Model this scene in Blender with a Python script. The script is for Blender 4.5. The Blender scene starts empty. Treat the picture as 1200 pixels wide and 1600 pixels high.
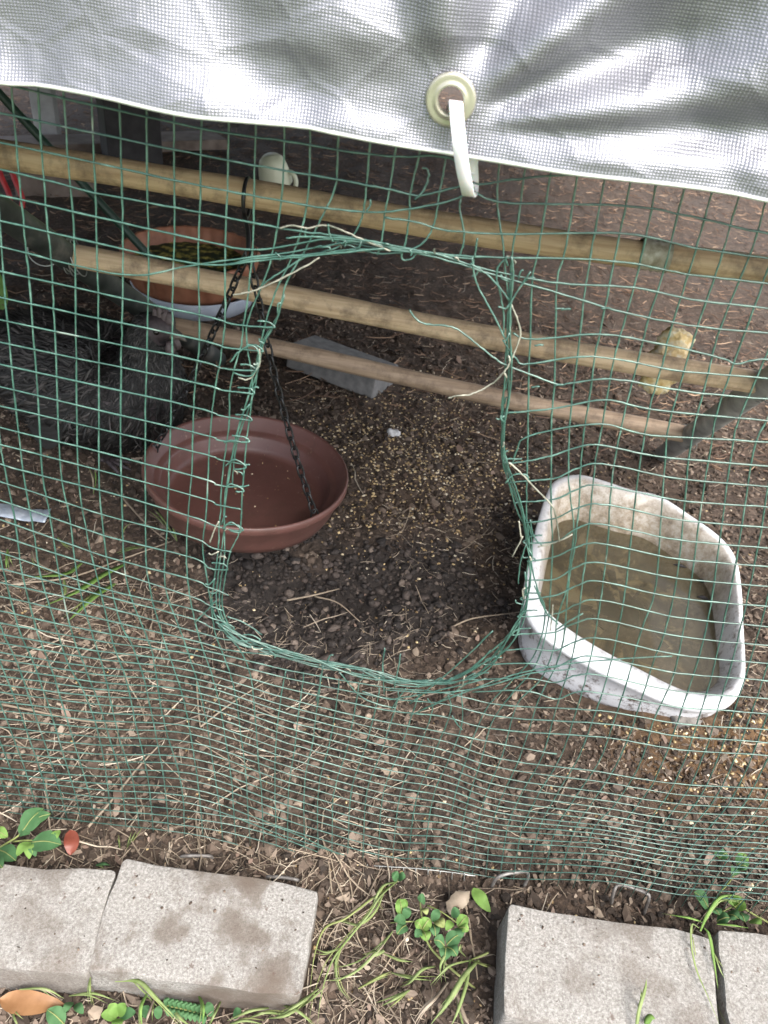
import bpy, math, random
import numpy as np
from mathutils import Vector, Matrix, Euler

random.seed(7)
rng = np.random.default_rng(11)
scene = bpy.context.scene
COL = scene.collection

# ------------------------------------------------------------------ camera
W, H_IMG, FPX = 1200.0, 1600.0, 1202.0
CAM = np.array([0.0, -0.40, 0.77])
PITCH, ROLL = math.radians(38.0), math.radians(8.0)
cam_data = bpy.data.cameras.new('camera')
cam = bpy.data.objects.new('camera', cam_data)
COL.objects.link(cam)
cam.location = CAM.tolist()
ROT = Matrix.Rotation(math.pi / 2 - PITCH, 3, 'X') @ Matrix.Rotation(ROLL, 3, 'Z')
cam.rotation_euler = ROT.to_euler()
cam_data.sensor_fit = 'VERTICAL'
cam_data.sensor_height = 36.0
cam_data.lens = 36.0 * FPX / H_IMG
cam_data.clip_start = 0.01
cam_data.clip_end = 400.0
cam_data.dof.use_dof = True
cam_data.dof.focus_distance = 0.66
cam_data.dof.aperture_fstop = 17.0
scene.camera = cam

# ------------------------------------------------------------------ light
SUN_EL, SUN_AZ = math.radians(52), math.radians(142)      # azimuth measured from +Y towards +X
world = bpy.data.worlds.new('World')
scene.world = world
world.use_nodes = True
wn = world.node_tree
bg = wn.nodes['Background']
sky = wn.nodes.new('ShaderNodeTexSky')
sky.sky_type = 'NISHITA'
sky.sun_disc = False
sky.sun_elevation = SUN_EL
sky.sun_rotation = SUN_AZ
sky.air_density = 1.0
sky.dust_density = 4.0
sky.ozone_density = 1.0
hsv = wn.nodes.new('ShaderNodeHueSaturation'); hsv.inputs['Saturation'].default_value = 0.5      # thin cloud
wn.links.new(sky.outputs[0], hsv.inputs['Color'])
wn.links.new(hsv.outputs[0], bg.inputs[0])
bg.inputs[1].default_value = 0.15
sun_data = bpy.data.lights.new('sun', 'SUN')
sun_data.energy = 1.2
sun_data.angle = math.radians(35)
sun_data.color = (1.0, 0.95, 0.88)
sun = bpy.data.objects.new('sun', sun_data)
COL.objects.link(sun)
sd = Vector((math.sin(SUN_AZ) * math.cos(SUN_EL), math.cos(SUN_AZ) * math.cos(SUN_EL), math.sin(SUN_EL)))
sun.rotation_euler = (-sd).to_track_quat('-Z', 'Y').to_euler()
sun.location = (2, 2, 4)
vs = scene.view_settings
vs.view_transform = 'Standard'
vs.look = 'None'
vs.gamma = 1.0
vs.exposure = 1.75
vs.use_curve_mapping = False
scene.cycles.use_denoising = True
scene.cycles.max_bounces = 5
scene.cycles.diffuse_bounces = 3
scene.cycles.glossy_bounces = 3
scene.cycles.caustics_reflective = False
scene.cycles.caustics_refractive = False

# ------------------------------------------------------------------ pixel helpers (photo pixels -> points in the place)
RM = np.array(ROT)
def rays(p):
    p = np.atleast_2d(np.asarray(p, float))
    d = np.stack([(p[:, 0] - 600) / FPX, -(p[:, 1] - 800) / FPX, -np.ones(len(p))], 1)
    return d @ RM.T
def at_depth(px, py, d):
    return CAM + rays((px, py))[0] * d
def on_z(px, py, z=0.0):
    r = rays((px, py))[0]
    return CAM + r * ((z - CAM[2]) / r[2])
def on_y(px, py, y):
    r = rays((px, py))[0]
    return CAM + r * ((y - CAM[1]) / r[1])
GZ = [-0.2, -0.02, 0.03, 0.10, 0.20, 0.32, 0.48, 0.62, 0.72, 1.2]
GY = [0.010, 0.008, -0.004, -0.020, -0.030, -0.032, -0.020, -0.006, 0.0, 0.0]
def fence_y(z, x=0):
    return np.interp(z, GZ, GY) + 0.004 * np.sin(x * 9 + z * 7)
def on_fence(p, off=0.0):
    r = rays(p)
    t = (0.0 - CAM[1]) / r[:, 1]
    for _ in range(60):
        P = CAM + r * t[:, None]
        tn = (fence_y(P[:, 2], P[:, 0]) + off - CAM[1]) / r[:, 1]
        t = 0.5 * t + 0.5 * tn
    return CAM + r * t[:, None]

# ------------------------------------------------------------------ numpy noise
_tab = np.random.default_rng(5).random((256, 256))
def vnoise(x, y, f):
    x = np.asarray(x) * f; y = np.asarray(y) * f
    xi = np.floor(x).astype(int); yi = np.floor(y).astype(int)
    u = x - xi; v = y - yi
    u = u * u * (3 - 2 * u); v = v * v * (3 - 2 * v)
    g = lambda a, b: _tab[a % 256, b % 256]
    return (g(xi, yi) * (1 - u) * (1 - v) + g(xi + 1, yi) * u * (1 - v) + g(xi, yi + 1) * (1 - u) * v + g(xi + 1, yi + 1) * u * v) - 0.5
def fbm(x, y, f, o=4):
    s = 0; a = 1.0
    for k in range(o):
        s = s + a * vnoise(x + 3.7 * k, y + 9.1 * k, f * 2 ** k); a *= 0.5
    return s
def spline(pts, n_per=6, closed=False):
    P = np.asarray(pts, float)
    if closed:
        P = np.vstack([P[-1], P, P[0], P[1]])
    else:
        P = np.vstack([2 * P[0] - P[1], P, 2 * P[-1] - P[-2]])
    out = []
    for i in range(1, len(P) - 2):
        t = np.linspace(0, 1, n_per, endpoint=False)[:, None]
        a, b, c, d = P[i - 1], P[i], P[i + 1], P[i + 2]
        out.append(0.5 * ((2 * b) + (-a + c) * t + (2 * a - 5 * b + 4 * c - d) * t ** 2 + (-a + 3 * b - 3 * c + d) * t ** 3))
    if not closed:
        out.append(P[-2][None])
    return np.vstack(out)

# ------------------------------------------------------------------ object helpers
def tag(o, label=None, cat=None, group=None, kind=None):
    if label: o['label'] = label
    if cat: o['category'] = cat
    if group: o['group'] = group
    if kind: o['kind'] = kind
    return o
def thing(name, label, cat, loc=(0, 0, 0), group=None):
    o = bpy.data.objects.new(name, None)
    o.empty_display_size = 0.02
    COL.objects.link(o)
    o.location = tuple(float(v) for v in loc)
    return tag(o, label, cat, group)
def make_mesh(name, verts, faces, mat, smooth=True):
    me = bpy.data.meshes.new(name)
    verts = np.asarray(verts, float)
    if isinstance(faces, np.ndarray):
        n, k = faces.shape
        me.vertices.add(len(verts)); me.vertices.foreach_set('co', verts.ravel())
        me.loops.add(n * k); me.loops.foreach_set('vertex_index', faces.astype(np.int32).ravel())
        me.polygons.add(n)
        me.polygons.foreach_set('loop_start', np.arange(0, n * k, k, dtype=np.int32))
        me.polygons.foreach_set('loop_total', np.full(n, k, dtype=np.int32))
        me.update(calc_edges=True)
    else:
        me.from_pydata(verts.tolist(), [], faces)
    me.validate()
    me.polygons.foreach_set('use_smooth', np.full(len(me.polygons), smooth))
    me.materials.append(mat)
    me.update()
    return me
def obj(name, verts, faces, mat, parent=None, smooth=True, base=None):
    """one mesh object; verts are world points, made local to the parent thing"""
    verts = np.asarray(verts, float)
    if parent is not None:
        off = np.zeros(3); q = parent
        while q is not None:
            off += np.array(q.location); q = q.parent
        verts = verts - off
        loc = (0, 0, 0)
    else:
        b = verts.mean(0) if base is None else np.asarray(base, float)
        if base is None: b[2] = verts[:, 2].min()
        verts = verts - b; loc = b
    o = bpy.data.objects.new(name, make_mesh(name, verts, faces, mat, smooth))
    COL.objects.link(o)
    o.location = tuple(float(v) for v in loc)
    o.parent = parent
    return o
def tube(P, r, sides=6, closed=False, cap=True):
    P = np.asarray(P, float); n = len(P)
    r = np.broadcast_to(np.asarray(r, float), (n,))
    if closed:
        T = np.roll(P, -1, 0) - np.roll(P, 1, 0)
    else:
        T = np.gradient(P, axis=0)
    T /= np.linalg.norm(T, axis=1)[:, None] + 1e-12
    ref = np.array([0.0, 0.0, 1.0]) if abs(T[0][2]) < 0.9 else np.array([0.0, 1.0, 0.0])
    N = np.zeros_like(P); v = ref
    for i in range(n):
        v = v - T[i] * (v @ T[i]); v = v / (np.linalg.norm(v) + 1e-12); N[i] = v
    B = np.cross(T, N)
    a = np.linspace(0, 2 * np.pi, sides, endpoint=False)
    V = P[:, None] + r[:, None, None] * (np.cos(a)[None, :, None] * N[:, None] + np.sin(a)[None, :, None] * B[:, None])
    V = V.reshape(-1, 3)
    F = []
    m = n if closed else n - 1
    for i in range(m):
        j = (i + 1) % n
        for k in range(sides):
            l = (k + 1) % sides
            F.append((i * sides + k, i * sides + l, j * sides + l, j * sides + k))
    if cap and not closed:
        F.append(tuple(range(sides))[::-1]); F.append(tuple((n - 1) * sides + k for k in range(sides)))
    return V, F
def join(*parts):
    V = []; F = []; o = 0
    for v, f in parts:
        V.append(np.asarray(v, float)); F += [tuple(i + o for i in q) for q in f]; o += len(v)
    return np.vstack(V), F
def box(c, s, rot=None, bevel=0.0, n=2):
    """bevelled box: rounded-box vertices"""
    import bmesh
    bm = bmesh.new()
    bmesh.ops.create_cube(bm, size=1.0)
    for v in bm.verts: v.co = Vector((v.co.x * s[0], v.co.y * s[1], v.co.z * s[2]))
    if bevel: bmesh.ops.bevel(bm, geom=list(bm.edges), offset=bevel, segments=n, profile=0.5, affect='EDGES')
    M = rot if rot is not None else Matrix.Identity(3)
    bm.verts.index_update()
    V = np.array([(M @ v.co) for v in bm.verts]) + np.asarray(c, float)
    F = [tuple(v.index for v in f.verts) for f in bm.faces]
    bm.free()
    return V, F
def lathe(profile, c, seg=64, rot=None, close_bottom=True):
    pr = np.asarray(profile, float); n = len(pr)
    a = np.linspace(0, 2 * np.pi, seg, endpoint=False)
    V = np.stack([pr[:, 0][:, None] * np.cos(a), pr[:, 0][:, None] * np.sin(a), np.repeat(pr[:, 1][:, None], seg, 1)], -1).reshape(-1, 3)
    F = []
    for i in range(n - 1):
        for k in range(seg):
            l = (k + 1) % seg
            F.append((i * seg + k, i * seg + l, (i + 1) * seg + l, (i + 1) * seg + k))
    if rot is not None: V = V @ np.array(rot).T
    return V + np.asarray(c, float), F

# ------------------------------------------------------------------ materials
def new_mat(name):
    m = bpy.data.materials.new(name); m.use_nodes = True
    nt = m.node_tree; b = nt.nodes['Principled BSDF']
    return m, nt, b
def ramp(nt, fac, stops):
    r = nt.nodes.new('ShaderNodeValToRGB')
    while len(r.color_ramp.elements) < len(stops): r.color_ramp.elements.new(0.5)
    for e, (p, c) in zip(r.color_ramp.elements, stops):
        e.position = p; e.color = (*c, 1)
    nt.links.new(fac, r.inputs[0])
    return r.outputs[0]
def noise(nt, scale, detail=4, rough=0.55, vec=None, dist=0.0):
    t = nt.nodes.new('ShaderNodeTexNoise'); t.inputs['Scale'].default_value = scale
    t.inputs['Detail'].default_value = detail; t.inputs['Roughness'].default_value = rough
    t.inputs['Distortion'].default_value = dist
    if vec is None:
        vec = nt.nodes.new('ShaderNodeTexCoord').outputs['Object']
    nt.links.new(vec, t.inputs['Vector'])
    return t.outputs['Fac']
def bump(nt, b, h, strength=0.3, dist=0.002):
    n = nt.nodes.new('ShaderNodeBump'); n.inputs['Strength'].default_value = strength; n.inputs['Distance'].default_value = dist
    nt.links.new(h, n.inputs['Height']); nt.links.new(n.outputs[0], b.inputs['Normal'])
    return n
def mixc(nt, fac, a, b_, mode='MIX'):
    n = nt.nodes.new('ShaderNodeMix'); n.data_type = 'RGBA'; n.blend_type = mode
    for i, v in ((6, a), (7, b_)):
        if hasattr(v, 'links'): nt.links.new(v, n.inputs[i])
        else: n.inputs[i].default_value = (*v, 1)
    if hasattr(fac, 'links'): nt.links.new(fac, n.inputs[0])
    else: n.inputs[0].default_value = fac
    return n.outputs[2]
def simple(name, stops, scale=30, rough=0.6, metal=0.0, bs=0.2, bd=0.001, detail=5, spec=0.5, island=False):
    m, nt, b = new_mat(name)
    if island:
        g = nt.nodes.new('ShaderNodeNewGeometry'); fac = g.outputs['Random Per Island']
    else:
        fac = noise(nt, scale, detail)
    nt.links.new(ramp(nt, fac, stops), b.inputs['Base Color'])
    b.inputs['Roughness'].default_value = rough; b.inputs['Metallic'].default_value = metal
    b.inputs['Specular IOR Level'].default_value = spec
    if bs: bump(nt, b, noise(nt, scale * 3, 4), bs, bd)
    return m

def leaf_mat(name, c1, c2, trans=0.25):
    m, nt, b = new_mat(name)
    nt.links.new(ramp(nt, noise(nt, 60, 3), [(0.3, c1), (0.7, c2)]), b.inputs['Base Color'])
    b.inputs['Roughness'].default_value = 0.7
    b.inputs['Specular IOR Level'].default_value = 0.3
    bump(nt, b, noise(nt, 220, 3), 0.4, 0.001)
    t = nt.nodes.new('ShaderNodeBsdfTranslucent'); t.inputs[0].default_value = (c2[0] * 1.3, c2[1] * 1.4, c2[2] * 0.7, 1)
    mx = nt.nodes.new('ShaderNodeMixShader'); mx.inputs[0].default_value = trans
    nt.links.new(b.outputs[0], mx.inputs[1]); nt.links.new(t.outputs[0], mx.inputs[2])
    nt.links.new(mx.outputs[0], nt.nodes['Material Output'].inputs[0])
    return m

M = {}
def build_materials():
    # soil sheet
    m, nt, b = new_mat('soil')
    n1 = noise(nt, 6, 6, 0.6); n2 = noise(nt, 110, 8, 0.8)
    c1 = ramp(nt, n2, [(0.34, (0.012, 0.009, 0.007)), (0.52, (0.045, 0.034, 0.027)), (0.68, (0.13, 0.10, 0.082))])
    c2 = ramp(nt, n2, [(0.34, (0.020, 0.012, 0.007)), (0.52, (0.072, 0.045, 0.028)), (0.68, (0.16, 0.105, 0.068))])
    c = mixc(nt, n1, c1, c2)
    ad = nt.nodes.new('ShaderNodeAttribute'); ad.attribute_name = 'damp'
    c = mixc(nt, ad.outputs['Fac'], c, ramp(nt, n2, [(0.34, (0.008, 0.006, 0.005)), (0.52, (0.024, 0.018, 0.015)), (0.68, (0.07, 0.055, 0.046))]))
    at = nt.nodes.new('ShaderNodeAttribute'); at.attribute_name = 'feed_dust'
    c = mixc(nt, at.outputs['Fac'], c, ramp(nt, n2, [(0.3, (0.07, 0.035, 0.014)), (0.7, (0.26, 0.15, 0.065))]))
    nt.links.new(c, b.inputs['Base Color']); b.inputs['Roughness'].default_value = 0.9
    bump(nt, b, n2, 0.8, 0.004); M['soil'] = m
    M['lawn'] = simple('lawn', [(0.3, (0.09, 0.14, 0.045)), (0.7, (0.19, 0.25, 0.10))], 30, 0.9)
    M['crumb'] = simple('crumb', [(0.0, (0.014, 0.009, 0.006)), (0.5, (0.058, 0.040, 0.028)), (0.8, (0.118, 0.086, 0.064)), (0.96, (0.17, 0.13, 0.10)), (1.0, (0.30, 0.24, 0.18))], island=True, rough=0.85, bs=0.4, scale=120)
    M['crumb_damp'] = simple('crumb_damp', [(0.0, (0.010, 0.007, 0.006)), (0.6, (0.030, 0.022, 0.018)), (0.9, (0.075, 0.057, 0.048)), (1.0, (0.16, 0.125, 0.10))], island=True, rough=0.7, bs=0.9, bd=0.003, scale=110)
    M['flake_pale'] = simple('flake_pale', [(0.0, (0.06, 0.043, 0.031)), (0.5, (0.145, 0.108, 0.080)), (0.88, (0.22, 0.17, 0.13)), (1.0, (0.36, 0.30, 0.23))], island=True, rough=0.8, bs=0.2, scale=120)
    M['flake'] = simple('flake', [(0.0, (0.035, 0.022, 0.016)), (0.5, (0.10, 0.065, 0.046)), (0.85, (0.19, 0.13, 0.10)), (1.0, (0.30, 0.23, 0.18))], island=True, rough=0.8, bs=0.2, scale=120)
    M['mulch'] = simple('mulch', [(0.0, (0.03, 0.016, 0.010)), (0.55, (0.105, 0.060, 0.038)), (0.9, (0.22, 0.14, 0.09)), (1.0, (0.34, 0.24, 0.16))], island=True, rough=0.85, bs=0.2, scale=120)
    M['straw'] = simple('straw', [(0.0, (0.055, 0.042, 0.031)), (0.45, (0.185, 0.145, 0.105)), (0.8, (0.34, 0.275, 0.20)), (1.0, (0.50, 0.44, 0.35))], island=True, rough=0.6, bs=0.1, scale=100)
    M['grain'] = simple('grain', [(0.0, (0.14, 0.09, 0.04)), (0.35, (0.36, 0.25, 0.12)), (0.75, (0.58, 0.45, 0.24)), (1.0, (0.74, 0.67, 0.53))], island=True, rough=0.55, bs=0.0)
    # green coated wire
    m, nt, b = new_mat('green_wire')
    n1 = noise(nt, 90, 4, 0.7); n2 = noise(nt, 400, 3)
    c = ramp(nt, n1, [(0.25, (0.016, 0.054, 0.042)), (0.5, (0.036, 0.102, 0.080)), (0.75, (0.115, 0.22, 0.18))])
    fl = ramp(nt, noise(nt, 26, 4, 0.6), [(0.66, (0, 0, 0)), (0.76, (0.8, 0.8, 0.8))])
    c = mixc(nt, fl, c, (0.36, 0.40, 0.35))
    nt.links.new(c, b.inputs['Base Color']); b.inputs['Roughness'].default_value = 0.3
    b.inputs['Specular IOR Level'].default_value = 0.9
    bump(nt, b, n2, 0.3, 0.0006); M['wire'] = m
    M['bare_wire'] = simple('bare_wire', [(0.35, (0.10, 0.11, 0.085)), (0.6, (0.34, 0.33, 0.27))], 80, 0.5, 0.3)
    M['galv'] = simple('galv', [(0.3, (0.28, 0.30, 0.29)), (0.7, (0.52, 0.54, 0.52))], 60, 0.45, 0.6)
    M['staple'] = simple('old_steel', [(0.3, (0.10, 0.085, 0.075)), (0.55, (0.20, 0.19, 0.18)), (0.75, (0.30, 0.29, 0.28))], 140, 0.55, 0.4)
    # wood rungs
    m, nt, b = new_mat('pale_wood')
    tc = nt.nodes.new('ShaderNodeTexCoord'); mp = nt.nodes.new('ShaderNodeMapping')
    mp.inputs['Scale'].default_value = (3, 60, 60); nt.links.new(tc.outputs['Object'], mp.inputs[0])
    g = noise(nt, 3, 5, 0.6, mp.outputs[0]); st = noise(nt, 25, 5, 0.7)
    c = ramp(nt, g, [(0.3, (0.40, 0.262, 0.150)), (0.6, (0.58, 0.425, 0.265))])
    c = mixc(nt, ramp(nt, st, [(0.48, (0, 0, 0)), (0.70, (0.85, 0.85, 0.85))]), c, (0.13, 0.09, 0.06))
    nt.links.new(c, b.inputs['Base Color']); b.inputs['Roughness'].default_value = 0.6; bump(nt, b, g, 0.25, 0.001); M['rung'] = m
    m2 = m.copy(); M['rung_dirty'] = m2
    for n in m2.node_tree.nodes:
        if n.type == 'VALTORGB' and abs(n.color_ramp.elements[0].color[0] - 0.40) < 1e-3:
            n.color_ramp.elements[0].color = (0.25, 0.175, 0.115, 1); n.color_ramp.elements[1].color = (0.42, 0.31, 0.215, 1)
    m3 = m.copy(); M['rung_mid'] = m3
    for n in m3.node_tree.nodes:
        if n.type == 'VALTORGB' and abs(n.color_ramp.elements[0].color[0] - 0.40) < 1e-3:
            n.color_ramp.elements[0].color = (0.42, 0.29, 0.175, 1); n.color_ramp.elements[1].color = (0.62, 0.47, 0.31, 1)
    M['post'] = simple('dark_post', [(0.35, (0.022, 0.027, 0.025)), (0.55, (0.055, 0.062, 0.058)), (0.72, (0.17, 0.16, 0.145))], 22, 0.5, 0.2)
    M['post_grey'] = simple('grey_post', [(0.35, (0.20, 0.205, 0.20)), (0.6, (0.36, 0.365, 0.35)), (0.75, (0.5, 0.49, 0.47))], 40, 0.5, 0.2)
    M['stake'] = simple('green_stake', [(0.3, (0.008, 0.025, 0.016)), (0.7, (0.02, 0.05, 0.035))], 30, 0.45)
    # plastics
    m, nt, b = new_mat('brown_plastic')
    c = ramp(nt, noise(nt, 9, 4), [(0.3, (0.088, 0.040, 0.034)), (0.7, (0.128, 0.060, 0.051))])
    sp = ramp(nt, noise(nt, 130, 5, 0.75), [(0.60, (0, 0, 0)), (0.70, (0.75, 0.75, 0.75))])
    c = mixc(nt, sp, c, (0.24, 0.165, 0.13))
    c = mixc(nt, ramp(nt, noise(nt, 16, 7, 0.7), [(0.50, (0, 0, 0)), (0.68, (0.55, 0.55, 0.55))]), c, (0.055, 0.030, 0.024))
    nt.links.new(c, b.inputs['Base Color'])
    nt.links.new(ramp(nt, noise(nt, 14, 4), [(0.3, (0.28,) * 3), (0.7, (0.5,) * 3)]), b.inputs['Roughness']); M['saucer'] = m
    M['terracotta'] = simple('terracotta', [(0.3, (0.20, 0.075, 0.04)), (0.7, (0.34, 0.15, 0.085))], 25, 0.6)
    M['pale_blue'] = simple('pale_blue_plastic', [(0.3, (0.30, 0.34, 0.42)), (0.7, (0.48, 0.52, 0.58))], 18, 0.5)
    M['chain'] = simple('black_metal', [(0.3, (0.008, 0.008, 0.009)), (0.7, (0.03, 0.03, 0.032))], 90, 0.35, 0.4)
    # white tub with dirt
    m, nt, b = new_mat('white_plastic')
    base = ramp(nt, noise(nt, 12, 3), [(0.3, (0.62, 0.63, 0.66)), (0.7, (0.74, 0.75, 0.77))])
    d1 = ramp(nt, noise(nt, 55, 8, 0.8), [(0.50, (0, 0, 0)), (0.60, (1, 1, 1))])
    at = nt.nodes.new('ShaderNodeAttribute'); at.attribute_name = 'dirt'
    mul = nt.nodes.new('ShaderNodeMath'); mul.operation = 'MULTIPLY'; nt.links.new(d1, mul.inputs[0]); nt.links.new(at.outputs['Fac'], mul.inputs[1])
    c = mixc(nt, mul.outputs[0], base, (0.085, 0.055, 0.04))
    at2 = nt.nodes.new('ShaderNodeAttribute'); at2.attribute_name = 'scum'
    film = ramp(nt, noise(nt, 60, 9, 0.82), [(0.34, (0.13, 0.095, 0.06)), (0.48, (0.34, 0.28, 0.205)), (0.64, (0.58, 0.54, 0.48))])
    c = mixc(nt, at2.outputs['Fac'], c, film)
    at3 = nt.nodes.new('ShaderNodeAttribute'); at3.attribute_name = 'mud'
    mud = ramp(nt, noise(nt, 13, 8, 0.68, dist=0.5), [(0.43, (0.014, 0.011, 0.007)), (0.50, (0.075, 0.058, 0.036)), (0.56, (0.27, 0.225, 0.15)), (0.75, (0.40, 0.35, 0.25))])
    c = mixc(nt, at3.outputs['Fac'], c, mud)
    nt.links.new(c, b.inputs['Base Color']); b.inputs['Roughness'].default_value = 0.38; bump(nt, b, d1, 0.2, 0.001); M['tub'] = m
    m, nt, b = new_mat('murky_water')
    tr = nt.nodes.new('ShaderNodeBsdfTransparent'); tr.inputs[0].default_value = (0.82, 0.77, 0.62, 1)
    df = nt.nodes.new('ShaderNodeBsdfDiffuse'); nt.links.new(ramp(nt, noise(nt, 22, 6, 0.6), [(0.3, (0.17, 0.145, 0.095)), (0.7, (0.30, 0.265, 0.19))]), df.inputs[0])
    m1 = nt.nodes.new('ShaderNodeMixShader'); m1.inputs[0].default_value = 0.30; nt.links.new(tr.outputs[0], m1.inputs[1]); nt.links.new(df.outputs[0], m1.inputs[2])
    gl = nt.nodes.new('ShaderNodeBsdfGlossy'); gl.inputs['Roughness'].default_value = 0.05
    fr = nt.nodes.new('ShaderNodeFresnel'); fr.inputs[0].default_value = 1.33
    m2 = nt.nodes.new('ShaderNodeMixShader'); nt.links.new(fr.outputs[0], m2.inputs[0]); nt.links.new(m1.outputs[0], m2.inputs[1]); nt.links.new(gl.outputs[0], m2.inputs[2])
    nt.links.new(m2.outputs[0], nt.nodes['Material Output'].inputs[0]); M['water'] = m
    # concrete paver
    m, nt, b = new_mat('paver')
    n1 = noise(nt, 13, 7, 0.62); n2 = noise(nt, 420, 6, 0.8); n3 = noise(nt, 75, 5, 0.7)
    c = ramp(nt, n2, [(0.34, (0.13, 0.120, 0.106)), (0.5, (0.255, 0.242, 0.222)), (0.64, (0.40, 0.385, 0.36))])
    st = nt.nodes.new('ShaderNodeAttribute'); st.attribute_type = 'OBJECT'; st.attribute_name = 'stain'
    sm = nt.nodes.new('ShaderNodeMath'); sm.operation = 'MULTIPLY'; nt.links.new(ramp(nt, n1, [(0.46, (0, 0, 0)), (0.53, (0.7, 0.7, 0.7)), (0.62, (1, 1, 1))]), sm.inputs[0]); nt.links.new(st.outputs['Fac'], sm.inputs[1])
    c = mixc(nt, sm.outputs[0], c, (0.112, 0.086, 0.066))
    c = mixc(nt, ramp(nt, n3, [(0.63, (0, 0, 0)), (0.68, (0.75, 0.75, 0.75))]), c, (0.10, 0.065, 0.05))
    nt.links.new(c, b.inputs['Base Color']); b.inputs['Roughness'].default_value = 0.9; bump(nt, b, n2, 0.8, 0.0018); M['paver'] = m
    # silver woven tarp
    m, nt, b = new_mat('silver_tarp')
    uv = nt.nodes.new('ShaderNodeUVMap'); uv.uv_map = 'UVMap'
    def wave(d, sc):
        w = nt.nodes.new('ShaderNodeTexWave'); w.wave_type = 'BANDS'; w.bands_direction = d; w.wave_profile = 'SIN'
        w.inputs['Scale'].default_value = sc; w.inputs['Distortion'].default_value = 3.0; w.inputs['Detail'].default_value = 2
        w.inputs['Detail Scale'].default_value = 0.3
        nt.links.new(uv.outputs[0], w.inputs[0]); return w.outputs['Fac']
    wx, wy = wave('X', 0.314 / 0.0015), wave('Y', 0.314 / 0.00125)
    ck = nt.nodes.new('ShaderNodeMath'); ck.operation = 'MULTIPLY'; nt.links.new(wx, ck.inputs[0]); nt.links.new(wy, ck.inputs[1])
    mpv = nt.nodes.new('ShaderNodeMapping'); mpv.inputs['Scale'].default_value = (260, 520, 1); nt.links.new(uv.outputs[0], mpv.inputs[0])
    wrink = noise(nt, 1.0, 3, 0.6, mpv.outputs[0])
    add = nt.nodes.new('ShaderNodeMath'); add.operation = 'ADD'; nt.links.new(ck.outputs[0], add.inputs[0]); nt.links.new(wrink, add.inputs[1])
    mp2 = nt.nodes.new('ShaderNodeMapping'); mp2.inputs['Scale'].default_value = (30, 38, 1); nt.links.new(uv.outputs[0], mp2.inputs[0])
    vo = nt.nodes.new('ShaderNodeTexVoronoi'); vo.feature = 'DISTANCE_TO_EDGE'; vo.inputs['Scale'].default_value = 1.0; nt.links.new(mp2.outputs[0], vo.inputs['Vector'])
    cr = ramp(nt, vo.outputs['Distance'], [(0.0, (1, 1, 1)), (0.10, (0, 0, 0))])
    mk = nt.nodes.new('ShaderNodeMath'); mk.operation = 'MULTIPLY_ADD'; nt.links.new(cr, mk.inputs[0]); mk.inputs[1].default_value = 1.6; nt.links.new(add.outputs[0], mk.inputs[2])
    bump(nt, b, mk.outputs[0], 0.48, 0.0005)
    nt.links.new(ramp(nt, ck.outputs[0], [(0.0, (0.185, 0.19, 0.207)), (0.5, (0.285, 0.284, 0.325))]), b.inputs['Base Color'])
    b.inputs['Metallic'].default_value = 0.52
    nt.links.new(ramp(nt, noise(nt, 1.0, 3, 0.5, mpv.outputs[0]), [(0.3, (0.27,) * 3), (0.7, (0.40,) * 3)]), b.inputs['Roughness'])
    M['tarp'] = m
    M['hem'] = simple('tarp_hem', [(0.3, (0.45, 0.49, 0.44)), (0.7, (0.62, 0.65, 0.60))], 80, 0.45, 0.3)
    M['grommet'] = simple('grommet_metal', [(0.3, (0.36, 0.345, 0.28)), (0.7, (0.46, 0.44, 0.36))], 60, 0.3, 0.55, bs=0.05)
    m = simple('nylon', [(0.3, (0.74, 0.74, 0.76)), (0.7, (0.82, 0.82, 0.84))], 40, 0.35, bs=0.05)
    m.node_tree.nodes['Principled BSDF'].inputs['Subsurface Weight'].default_value = 0.3
    m.node_tree.nodes['Principled BSDF'].inputs['Subsurface Scale'].default_value = 0.002
    M['nylon'] = m
    M['feather'] = simple('black_feather', [(0.0, (0.004, 0.004, 0.0045)), (0.7, (0.016, 0.0145, 0.014)), (1.0, (0.07, 0.064, 0.061))], island=True, rough=0.6, bs=0, spec=0.5)
    M['hen_skin'] = simple('dark_skin', [(0.3, (0.02, 0.016, 0.018)), (0.7, (0.06, 0.045, 0.048))], 120, 0.6)
    M['hen_comb'] = simple('dark_comb', [(0.3, (0.05, 0.035, 0.036)), (0.7, (0.11, 0.085, 0.085))], 120, 0.6)
    M['eye'] = simple('eye', [(0.3, (0.004, 0.003, 0.003)), (0.7, (0.01, 0.008, 0.006))], 10, 0.05, bs=0)
    M['beak'] = simple('beak', [(0.3, (0.05, 0.045, 0.04)), (0.7, (0.16, 0.14, 0.12))], 60, 0.4)
    M['corn'] = simple('corn_bread', [(0.28, (0.48, 0.30, 0.10)), (0.5, (0.72, 0.57, 0.31)), (0.66, (0.80, 0.74, 0.60))], 90, 0.9, bs=0.6, bd=0.003)
    M['band'] = simple('whitish_band', [(0.3, (0.22, 0.19, 0.13)), (0.6, (0.42, 0.39, 0.31)), (0.75, (0.58, 0.56, 0.5))], 120, 0.5, bs=0.5)
    M['cream'] = simple('cream_plastic', [(0.3, (0.50, 0.52, 0.38)), (0.7, (0.60, 0.61, 0.46))], 14, 0.4, bs=0)
    M['grey_wood'] = simple('grey_wood', [(0.3, (0.10, 0.09, 0.08)), (0.7, (0.25, 0.235, 0.215))], 30, 0.85, bs=0.5)
    M['white_wood'] = simple('white_wood', [(0.3, (0.25, 0.25, 0.25)), (0.7, (0.42, 0.42, 0.42))], 22, 0.8)
    M['brown_board'] = simple('brown_board', [(0.3, (0.10, 0.075, 0.06)), (0.7, (0.20, 0.16, 0.135))], 22, 0.8)
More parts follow.
